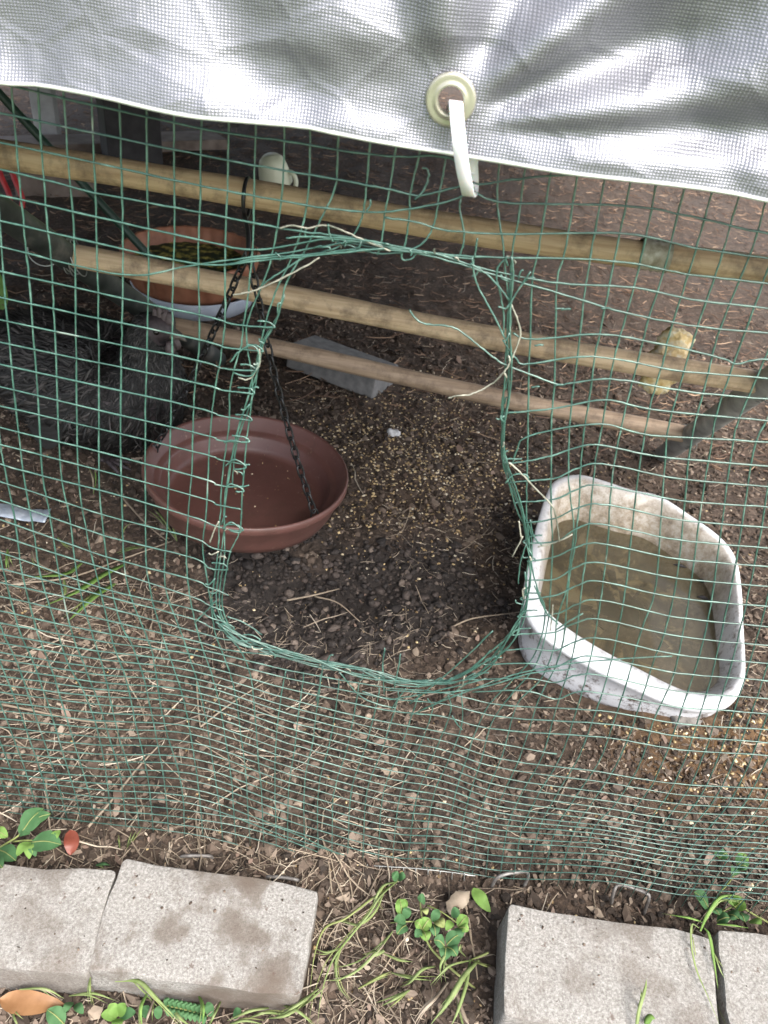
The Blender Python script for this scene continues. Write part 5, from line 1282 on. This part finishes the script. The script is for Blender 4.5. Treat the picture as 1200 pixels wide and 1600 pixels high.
for (x, y, dx, dy, wp, mt) in [(182, 1590, -24, -4, 16, 'leaf_light'), (184, 1588, -14, -18, 16, 'leaf_light'), (186, 1588, 10, -20, 16, 'leaf_light'), (188, 1590, 24, -8, 16, 'leaf'), (186, 1592, -4, 18, 16, 'leaf_light'), (100, 1600, -26, -22, 26, 'leaf'), (118, 1570, 12, 14, 12, 'leaf'), (112, 1566, -10, 16, 12, 'leaf'), (365, 1590, 12, -12, 12, 'leaf'), (330, 1588, -6, -22, 12, 'leaf'), (225, 1590, 8, -18, 14, 'leaf'), (246, 1592, 4, -20, 12, 'leaf')]:
    leaf_px((x, y), (x + dx, y + dy), .012, .02, wp, mt, w)
def blade(pts, wp, parent, mat='grass'):
    wp = wp * 0.62
    P = [on_z(x, y, z) for x, y, z in pts]; d = depth_of(P[len(P) // 2])
    P = spline(P, 5); n = len(P); t = np.linspace(0, 1, n); ww = wp / 2 * d / FPX * np.clip(np.minimum(0.55 + t * 2, (1.02 - t) * 2.2), 0.05, 1)
    T = np.gradient(P, axis=0); T /= np.linalg.norm(T, axis=1)[:, None] + 1e-9
    S2 = np.cross(T, np.array([0, 0, 1.0])); S2 /= np.linalg.norm(S2, axis=1)[:, None] + 1e-6; N2 = np.cross(S2, T)
    A = np.stack([P - S2 * ww[:, None] + N2 * ww[:, None] * .3, P, P + S2 * ww[:, None] + N2 * ww[:, None] * .3, P - N2 * 0.0004], 1).reshape(-1, 3)
    F_ = [(i * 4 + k, i * 4 + (k + 1) % 4, (i + 1) * 4 + (k + 1) % 4, (i + 1) * 4 + k) for i in range(n - 1) for k in range(4)]
    return obj('blade', A, F_, M[mat], parent)
def tuft(loc, label, blades, group='grass tufts', thin=0.85):
    t = thing('grass_tuft', label, 'grass', on_z(loc[0], loc[1], 0.0), group)
    for b in blades:
        blade(b[0], b[1], t, b[2] if len(b) > 2 else 'grass')
        for _k in range(2 if random.random() < thin else 1) if thin else []:
            dx, dy = random.uniform(-16, 16), random.uniform(-10, 10); k_ = random.uniform(0.75, 1.1); x0, y0, z0 = b[0][0]
            blade([(x0 + (x - x0) * k_ + dx * i / len(b[0]), y0 + (y - y0) * k_ + dy * i / len(b[0]), z * random.uniform(0.5, 1.0)) for i, (x, y, z) in enumerate(b[0])], b[1] * 0.55, t, random.choice(['grass', 'stem', 'leaf_pale']))
    return t
tuft((620, 1380), 'long trailing grass in the gap, arching beside the stained left paver', [
    ([(622, 1376, .01), (595, 1400, .03), (575, 1430, .035), (550, 1460, .03), (520, 1500, .02), (503, 1550, .015), (496, 1600, .012)], 6),
    ([(620, 1378, .01), (580, 1405, .03), (540, 1435, .03), (508, 1450, .025), (492, 1490, .02), (484, 1550, .015)], 6, 'stem'),
    ([(600, 1395, .02), (585, 1425, .03), (560, 1445, .03), (530, 1440, .02), (500, 1455, .012)], 5),
    ([(535, 1478, .02), (525, 1505, .02), (530, 1540, .015), (545, 1562, .01)], 4),
    ([(618, 1378, .012), (598, 1385, .03), (585, 1410, .03), (590, 1425, .02)], 7), ([(530, 1482, .02), (510, 1488, .018), (492, 1482, .015)], 5),
    ([(614, 1455, .012), (590, 1485, .025), (560, 1515, .022), (530, 1530, .018), (506, 1532, .012)], 7), ([(600, 1485, .02), (590, 1490, .025), (575, 1498, .02)], 12)])
tuft((735, 1500), 'stiff grass tuft in the gap just left of the rust spotted paver', [
    ([(748, 1500, .01), (725, 1525, .035), (700, 1565, .04), (672, 1602, .03)], 13), ([(735, 1498, .01), (728, 1540, .03), (715, 1580, .03), (704, 1605, .02)], 9),
    ([(738, 1500, .01), (705, 1508, .03), (690, 1520, .03), (672, 1540, .02)], 6), ([(735, 1500, .01), (760, 1490, .02), (764, 1488, .02)], 6, 'stem'), ([(735, 1500, .01), (755, 1508, .02), (765, 1512, .015)], 5, 'stem'), ([(728, 1495, .01), (718, 1485, .03), (720, 1475, .035)], 6),
    ([(700, 1535, .012), (680, 1560, .03), (660, 1580, .03), (645, 1605, .02)], 8, 'leaf_pale'), ([(712, 1550, .012), (724, 1585, .02), (735, 1605, .02)], 11, 'leaf_pale'),
    ([(640, 1547, .01), (618, 1560, .02), (596, 1572, .012)], 8), ([(612, 1520, .01), (640, 1528, .02), (675, 1532, .012)], 6), ([(600, 1490, .01), (625, 1500, .015), (645, 1503, .01)], 5), ([(690, 1470, .02), (695, 1490, .03), (688, 1510, .03), (690, 1535, .01)], 7),
    ([(680, 1510, .012), (660, 1515, .03), (640, 1535, .02), (626, 1542, .01)], 8), ([(560, 1545, .01), (595, 1525, .02), (612, 1518, .01)], 6, 'stem')])
tuft((1098, 1455), 'yellow green grass sprouting between the two right pavers, blades over the concrete', [
    ([(1094, 1455, .04), (1105, 1430, .055), (1122, 1405, .06), (1140, 1399, .06), (1162, 1402, .05)], 8, 'leaf_light'), ([(1096, 1440, .045), (1075, 1434, .05), (1048, 1430, .045)], 6, 'leaf_light'),
    ([(1092, 1450, .05), (1081, 1445, .055), (1080, 1475, .053), (1088, 1515, .050), (1105, 1555, .049), (1126, 1605, .049)], 5), ([(1100, 1450, .05), (1108, 1462, .055), (1115, 1500, .052), (1122, 1545, .05)], 8, 'leaf_light'), ([(1116, 1490, .05), (1125, 1515, .05), (1132, 1528, .045)], 4),
    ([(1120, 1444, .045), (1145, 1446, .05), (1170, 1450, .045)], 5, 'leaf_light')])
tuft((1000, 1600), 'short grass blade and sprig growing up over the front of the rust spotted paver', [([(992, 1625, .045), (998, 1580, .056), (1008, 1545, .060), (1010, 1530, .062)], 9), ([(1008, 1600, .05), (1016, 1590, .055), (1024, 1592, .055)], 16, 'leaf_light')])
tuft((120, 920), 'flattened green grass blades behind the mesh left of the feeder', [
    ([(195, 882, .01), (160, 900, .02), (120, 925, .022), (72, 945, .014)], 17, 'leaf_light'), ([(180, 912, .01), (145, 935, .024), (105, 972, .014)], 16, 'leaf_light'), ([(128, 880, .01), (105, 896, .02), (75, 900, .02), (40, 902, .012)], 12, 'leaf_light'), ([(225, 855, .01), (205, 858, .02), (185, 866, .01)], 7), ([(100, 905, .01), (102, 925, .015), (95, 935, .01)], 7), ([(50, 860, .01), (60, 880, .02), (105, 900, .01)], 4, 'straw'), ([(12, 858, .01), (10, 875, .025), (10, 888, .02)], 6, 'leaf_light'), ([(90, 840, .01), (100, 850, .02), (112, 856, .015)], 5)])
tuft((270, 830), 'small grass tuft under the left rim of the feeder dish', [([(276, 845, .005), (268, 820, .04), (262, 800, .06)], 8), ([(276, 845, .005), (255, 812, .04), (240, 795, .05)], 6), ([(278, 835, .005), (290, 820, .03), (296, 812, .035)], 9, 'leaf_light'), ([(190, 840, .005), (195, 825, .03), (203, 818, .04)], 5), ([(146, 772, .005), (150, 750, .03), (148, 735, .05)], 6, 'leaf_light')])
tuft((250, 1595), 'dense low grass along the front of the stained left paver', [
    ([(180, 1533, .03), (215, 1533, .04), (240, 1555, .04), (285, 1602, .02)], 10), ([(30, 1546, .02), (70, 1545, .03), (100, 1560, .02)], 6), ([(108, 1556, .01), (145, 1552, .025), (182, 1564, .012)], 6), ([(230, 1552, .02), (220, 1575, .03), (222, 1605, .02)], 9, 'leaf_light'), ([(242, 1558, .02), (232, 1585, .03), (226, 1605, .02)], 6, 'leaf_pale'),
    ([(142, 1520, .03), (140, 1545, .035), (143, 1570, .02)], 4), ([(480, 1560, .012), (450, 1585, .03), (415, 1592, .02)], 9), ([(498, 1545, .012), (465, 1570, .03), (430, 1590, .02)], 8), ([(420, 1575, .012), (390, 1580, .03), (355, 1595, .02)], 8), ([(440, 1570, .012), (465, 1580, .03), (490, 1602, .02)], 7), ([(310, 1555, .012), (318, 1575, .03), (316, 1605, .02)], 7, 'leaf_light'), ([(345, 1565, .012), (335, 1585, .03), (325, 1602, .02)], 7), ([(390, 1590, .012), (420, 1582, .02), (455, 1588, .012)], 6), ([(270, 1575, .012), (280, 1590, .02), (300, 1605, .012)], 8), ([(20, 1575, .01), (22, 1590, .02), (28, 1605, .02)], 5), ([(470, 1575, .01), (488, 1560, .03), (510, 1540, .03)], 6), ([(350, 1605, .01), (380, 1595, .02), (410, 1600, .02)], 7)])
tuft((195, 1330), 'tiny grass sprout behind the joint of the two left pavers', [([(188, 1330, .0), (186, 1318, .02), (184, 1310, .03)], 4), ([(196, 1330, .0), (204, 1315, .02), (212, 1300, .03)], 6), ([(150, 1352, .01), (162, 1350, .015), (172, 1352, .012)], 9, 'leaf')])
def fallen(pts, wpx, mat, label, cup=0.2, lobes=0.0):
    P = [on_z(*q) for q in pts]; d = depth_of(P[0])
    return leaf_shape(P, wpx / 2 * d / FPX, mat=mat, name='fallen_leaf', label=label, cat='leaf', cup=cup, lobes=lobes, thick=0.0008)
fallen([(0, 1562, .012), (45, 1568, .016), (100, 1570, .012)], 34, 'leaf_tan', 'orange brown fallen leaf in front of the leftmost paver')
fallen([(110, 1298, .012), (112, 1318, .016), (110, 1336, .010)], 21, 'leaf_red', 'small dark red fallen leaf behind the leftmost paver')
fallen([(735, 1392, .016), (722, 1400, .022), (708, 1416, .016), (716, 1426, .008)], 24, 'leaf_pale', 'curled pale dead leaf behind the grassy gap', -0.45, 0.10)
fallen([(740, 1388, .014), (752, 1405, .018), (766, 1425, .010)], 20, 'leaf_light', 'pointed green leaf tip lying beside the curled dead leaf', 0.1)
fallen([(180, 1232, .014), (184, 1245, .016), (180, 1262, .012)], 11, 'flake', 'narrow brown dead leaf behind the mesh at lower left')
